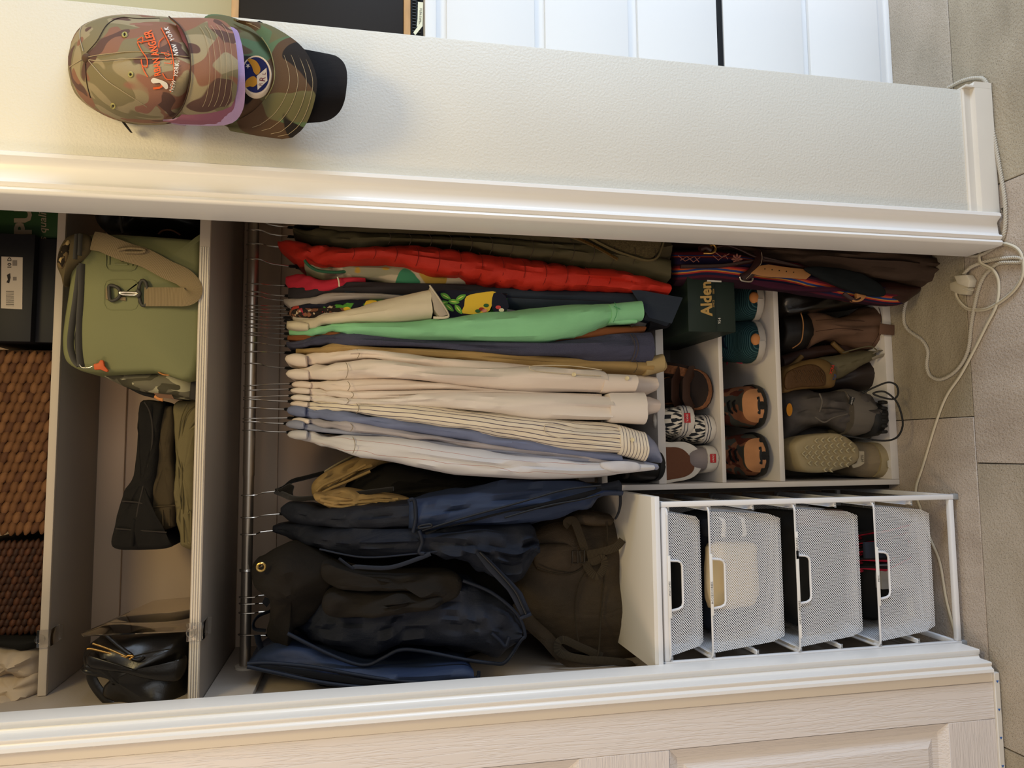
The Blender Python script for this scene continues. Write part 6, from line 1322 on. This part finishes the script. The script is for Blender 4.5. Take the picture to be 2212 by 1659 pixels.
pillow('gum_foot', [(1694, 800), (1720, 786), (1750, 776), (1776, 776), (1792, 786), (1802, 802), (1802, 826), (1794, 838), (1760, 838), (1720, 842), (1690, 846)], .395, .022, .12, mudm, t2, amp=.003, seed=94)
pillow('tread', [(1700, 806), (1740, 788), (1766, 790), (1782, 806), (1784, 826), (1776, 834), (1730, 836), (1698, 840)], .372, .006, .01, gumb, t2, amp=.001, seed=95)
for i in range(7):
    pxtube('tread_bar', [(1716 + i * 9.5, 800), (1722 + i * 9.5, 808), (1716 + i * 9.5, 816), (1722 + i * 9.5, 826)], .3655, .0018, gumb, t2, k=0)
pxtube('pull_tab', [(1884, 776, .378), (1898, 770, .37), (1914, 766, .366), (1916, 758, .37), (1896, 758, .376), (1886, 764, .38)], 0, .006, fabric('gray_webbing', '8a8272'), t2, n=8, flat=.3)
pxtube('shaft_rim', [(1820, 762), (1856, 752), (1880, 748), (1894, 756)], .375, .0018, olr, t2)
lettering('XTRA', 8, (1797, 798), plane(.3725), mat('logo_red', 'b02a24', .6), t2, ang=-.3, off=.001, bold=.03); lettering('TUF', 8, (1803, 815), plane(.3725), mat('logo_blue', '2b3c66', .6), t2, ang=-.3, off=.001, bold=.03)
t2b = thing('rubber_boot', 'dark brown rubber boot behind, its tan toe band by the rack edge', 'boot', tuple(at(1918, 810, .40)))
shaftboot(t2b, [(1800, 800, 842, .44), (1840, 784, 842, .42), (1880, 774, 842, .408), (1900, 778, 838, .402), (1918, 790, 826, .40)], .42, .14, mat('boot_brown', '2b211c', .5), 'foot', .002, 96); pxtube('toe_band', [(1880, 768), (1900, 776), (1913, 796), (1916, 816), (1906, 836)], .402, .008, mudm, t2b, flat=.5)
t2c = thing('rubber_boot', 'brown ribbed boot shaft wedged between tan boot and olive boot', 'boot', tuple(at(1840, 750, .45)))
shaftboot(t2c, [(1695, 768, 800, .46), (1740, 752, 782, .45), (1800, 744, 766, .44), (1870, 742, 760, .43), (1880, 744, 756, .43)], .45, .10, mat('boot_maroon', '35211a', .6, bump=(30, .6)), 'shaft', .002, 97)
pxtube('tan_band', [(1798, 740), (1806, 748), (1822, 762), (1840, 768)], .435, .007, mudm, t2c); pxtube('tan_band', [(1695, 800), (1716, 786), (1732, 770)], .43, .007, mudm, t2c)
# hiking boot
gl = mat('gray_nubuck', '494441', .75, bump=(60, .4), var=.3, vscale=16); gl2 = mat('gray_rand', '5d5750', .7, var=.15)
t3 = thing('hiking_boot', 'charcoal hiking boot with oval yellow badge and loose long laces', 'boot', tuple(at(1918, 890, .33)))
shaftboot(t3, [(1692, 852, 950, .44), (1706, 842, 955, .42), (1740, 835, 940, .40), (1770, 838, 926, .385), (1800, 846, 920, .37), (1840, 842, 930, .35), (1870, 840, 938, .338), (1890, 848, 938, .333), (1900, 862, 930, .332)], .37, .16, gl, 'leather_upper', .009, 98)
shaftboot(t3, [(1846, 838, 938, .338), (1866, 836, 942, .332), (1888, 846, 938, .328), (1897, 860, 926, .33)], .34, .15, gl2, 'rubber_rand', .002, 99)
shaftboot(t3, [(1890, 858, 940, .329), (1900, 860, 944, .325), (1914, 866, 940, .325), (1919, 874, 930, .327)], .34, .20, rubk, 'lug_sole', .004, 100)
for i in range(6): slab('lug', [(1906, 864 + i * 13), (1919, 866 + i * 12.6), (1919, 873 + i * 12.6), (1906, 872 + i * 13)], .322, .02, rubk, t3)
decal('oval_badge', [(1705 + 6.5 * math.cos(a), 885 + 14 * math.sin(a)) for a in [i * PI / 10 for i in range(20)]], plane(.412), mat('badge_yellow', 'c8821c', .5), t3)
for q in ([(1760, 900), (1780, 912), (1800, 902), (1830, 894)], [(1770, 850), (1776, 868), (1770, 890)], [(1870, 846), (1872, 862), (1862, 880)], [(1830, 852), (1842, 876), (1838, 890)]): pxtube('overlay_seam', q, .352, .0022, gl2, t3)
decal('brand_tab', [(1836, 856), (1846, 860), (1842, 876), (1832, 872)], plane(.343), rubk, t3)
lettering('ASOLO', 5, (1840, 866), plane(.342), MC['print_white'], t3, off=.001, ang=-.2)
pxtube('lace', [(1862, 850, .33), (1890, 836, .31), (1918, 826, .29), (1936, 832, .28), (1940, 850, .28), (1930, 862, .29), (1905, 858, .30), (1886, 850, .31), (1910, 846, .295), (1934, 864, .285), (1946, 890, .28), (1950, 920, .28), (1938, 944, .28), (1912, 952, .285), (1870, 948, .30), (1820, 940, .32)], 0, .0024, rubk, t3)
t3b = thing('hiking_boot', 'second charcoal boot lying dark behind its mate', 'boot', tuple(at(1740, 955, .5)))
shaftboot(t3b, [(1700, 915, 975, .50), (1740, 915, 965, .47), (1800, 920, 950, .45), (1880, 928, 948, .42)], .46, .12, gl, 'upper', .004, 101)
# pale trail shoes at the left corner
ps = mat('cream_rubber', '9c8d6c', .75, bump=(80, .5)); pc_ = fabric('sand_textile', '94846a', st=.3)
t4 = thing('trail_high_top', 'sand coloured high top lying with its cream lugged sole up', 'shoe', tuple(at(1770, 980, .36)))
pillow('sole', [(1708, 960), (1730, 944), (1760, 938), (1800, 936), (1830, 950), (1848, 968), (1848, 992), (1826, 1008), (1780, 1020), (1740, 1020), (1722, 1010), (1712, 985)], .372, .022, .10, ps, t4, amp=.002, seed=102, flatp=5)
pillow('upper', [(1698, 966), (1712, 956), (1722, 960), (1726, 990), (1732, 1014), (1720, 1006), (1704, 990)], .40, .01, .10, pc_, t4, amp=.003)
b = MB()
for i in range(9):
    for j in range(6):
        px = 1728 + i * 13.5 + (j % 2) * 6; py = 948 + j * 13 - (i - 4) * (1.0 if j < 3 else -.6) + 2
        if (px - 1782) ** 2 / 60 ** 2 + (py - 980) ** 2 / 36 ** 2 < 1:
            for s_ in (-1, 1):
                c0 = at(px, py, .352); c1_ = at(px + 5, py + 5 * s_, .352); c2_ = at(px + 8, py + 5 * s_, .352); c3_ = at(px + 3, py, .352)
                b.prism([c0, c1_, c2_, c3_], (0, -.0075, 0))
b.build('lugs', mat('lug_cream', 'b3a684', .75), t4, kind='stuff')
t5 = thing('trail_high_top', 'sand coloured high top standing in the rack corner with white heel tab', 'shoe', tuple(at(1936, 995, .38)))
shaftboot(t5, [(1838, 962, 1006, .41), (1846, 956, 1020, .40), (1870, 954, 1030, .385), (1900, 955, 1032, .378), (1918, 957, 1032, .374), (1928, 960, 1031, .374)], .39, .16, pc_, 'upper', .002, 103)
shaftboot(t5, [(1906, 955, 1033, .372), (1922, 956, 1034, .368), (1936, 960, 1033, .368), (1941, 968, 1029, .37)], .37, .18, ps, 'sole', .001, 104)
slab('heel_pull', [(1846, 968), (1858, 974), (1868, 974), (1868, 1002), (1858, 1008), (1844, 1012), (1840, 1004), (1852, 1000), (1854, 984), (1846, 978)], .371, .006, mat('cream_tab', 'c0b295', .7), t5)
lettering('MTE', 8, (1863, 990), plane(.3705), mat('letter_gray', '57503f', .8), t5, off=.001, ang=.1)
decal('heel_logo', [(1916, 996), (1925, 990), (1932, 1000), (1926, 1016), (1917, 1008)], plane(.3665), mat('logo_white', 'c9c2b2', .7), t5); lettering('VANS', 4.2, (1924, 1003), plane(.3660), MC['letter_gray'], t5, off=.001)

# ================================================================ CORDS ON THE FLOOR
cord_w = mat('cord_white', 'c9c0ac', .5)
def fpath(pts, h): return [onfloor(p[0], p[1], p[2]) for p in smooth_open([(q[0], q[1], q[2] if len(q) > 2 else h) for q in pts], 6)]
def braid(name, pts, R, parent, h=.004, turns=190, strands=3):
    P = fpath(pts, h); D = [P[0]]; 
    for a, c in zip(P, P[1:]):
        n_ = max(1, int((c - a).length / .0022)); D += [a.lerp(c, i / n_) for i in range(1, n_ + 1)]
    for k_ in range(strands):
        b = MB(); Q = []; s_ = 0
        for i, p in enumerate(D):
            t = (D[min(i + 1, len(D) - 1)] - D[max(0, i - 1)]).normalized(); u = t.cross(Vector((0, 0, 1))).normalized(); w_ = t.cross(u)
            if i: s_ += (p - D[i - 1]).length
            a = s_ * turns * 2 + 2 * PI * k_ / strands; Q.append(p + (u * math.cos(a) + w_ * math.sin(a)) * R * .52)
        b.tube(Q, R * .60, 5); b.build(name, cord_br, parent, ang=80)
cord_br = mat('braid_cotton', 'bdb5a6', .7, bump=(900, .4))
rc = thing('braided_cord', 'braided cord running along the baseboard to the plug', 'cord', tuple(onfloor(2140, 300, 0)))
braid('strand', [(2048, 190), (2080, 174), (2111, 168), (2128, 174), (2136, 200), (2139, 253), (2150, 312), (2162, 380), (2171, 440), (2170, 500), (2157, 526), (2130, 545), (2107, 553), (2078, 549)], .0042, rc)
rc2 = thing('braided_cord', 'braided cord looping from the plug across the tiles to the woven bag', 'cord', tuple(onfloor(2010, 800, 0)))
braid('strand', [(2082, 592, .012), (2099, 576, .010), (2138, 563), (2180, 557), (2205, 558), (2204, 566), (2160, 568), (2140, 582), (2124, 600), (2111, 634), (2099, 696), (2091, 758), (2068, 798), (2034, 819), (2010, 812), (2002, 789), (2004, 758), (1991, 734), (1960, 711), (1952, 684), (1960, 646), (1991, 600)], .0042, rc2)
wc_ = thing('extension_cord', 'flat white extension cord from the plug into the drawer tower', 'cord', tuple(onfloor(2040, 870, 0)))
P = fpath([(2066, 618, .012), (2066, 640), (2080, 660), (2099, 669), (2138, 665), (2188, 630), (2210, 590), (2204, 546), (2176, 528), (2145, 530), (2119, 545), (2118, 568, .010), (2145, 584, .010), (2157, 611), (2153, 657), (2130, 704), (2107, 750), (2076, 808), (2045, 854), (2022, 912), (1995, 1001), (1978, 1059), (1989, 1101), (2008, 1160), (2030, 1215), (2045, 1300), (2069, 1388), (2075, 1410)], .0035)
MB().tube(P, .0040, 8, flat=.7, up=(0, 0, 1)).build('cable', cord_w, wc_, ang=60)
MB().tube([p + Vector((0, 0, .0022)) for p in P], .0012, 5).build('cable_groove', mat('cord_shade', 'a89e88', .6), wc_)
pl = thing('power_plug', 'off-white plug and socket pair where the cords meet', 'plug', tuple(onfloor(2090, 612, 0)))
plm = mat('plug_cream', 'cfc7b6', .45)
def plugbox(nm, poly, h0, h1, m):
    a = [onfloor(p[0], p[1], h0) for p in poly]; MB().prism([Vector((p.x, p.y, h0)) for p in a], (0, 0, h1 - h0)).build(nm, m, pl, bevel=.003)
plugbox('plug_head', [(2076, 596), (2104, 594), (2112, 606), (2108, 622), (2084, 614)], .001, .022, plm)
plugbox('socket_head', [(2064, 612), (2082, 606), (2106, 622), (2102, 638), (2084, 636), (2066, 628)], .001, .019, mat('socket_cream', 'c0b6a0', .5))
for i in range(3):
    a = onfloor(2086 + i * 6, 624 + i * 2, .0195); b = MB(); b.box((a.x - .001, a.y - .007, .0192), (a.x + .001, a.y + .007, .0205)); b.build('grip_rib', plm, pl)
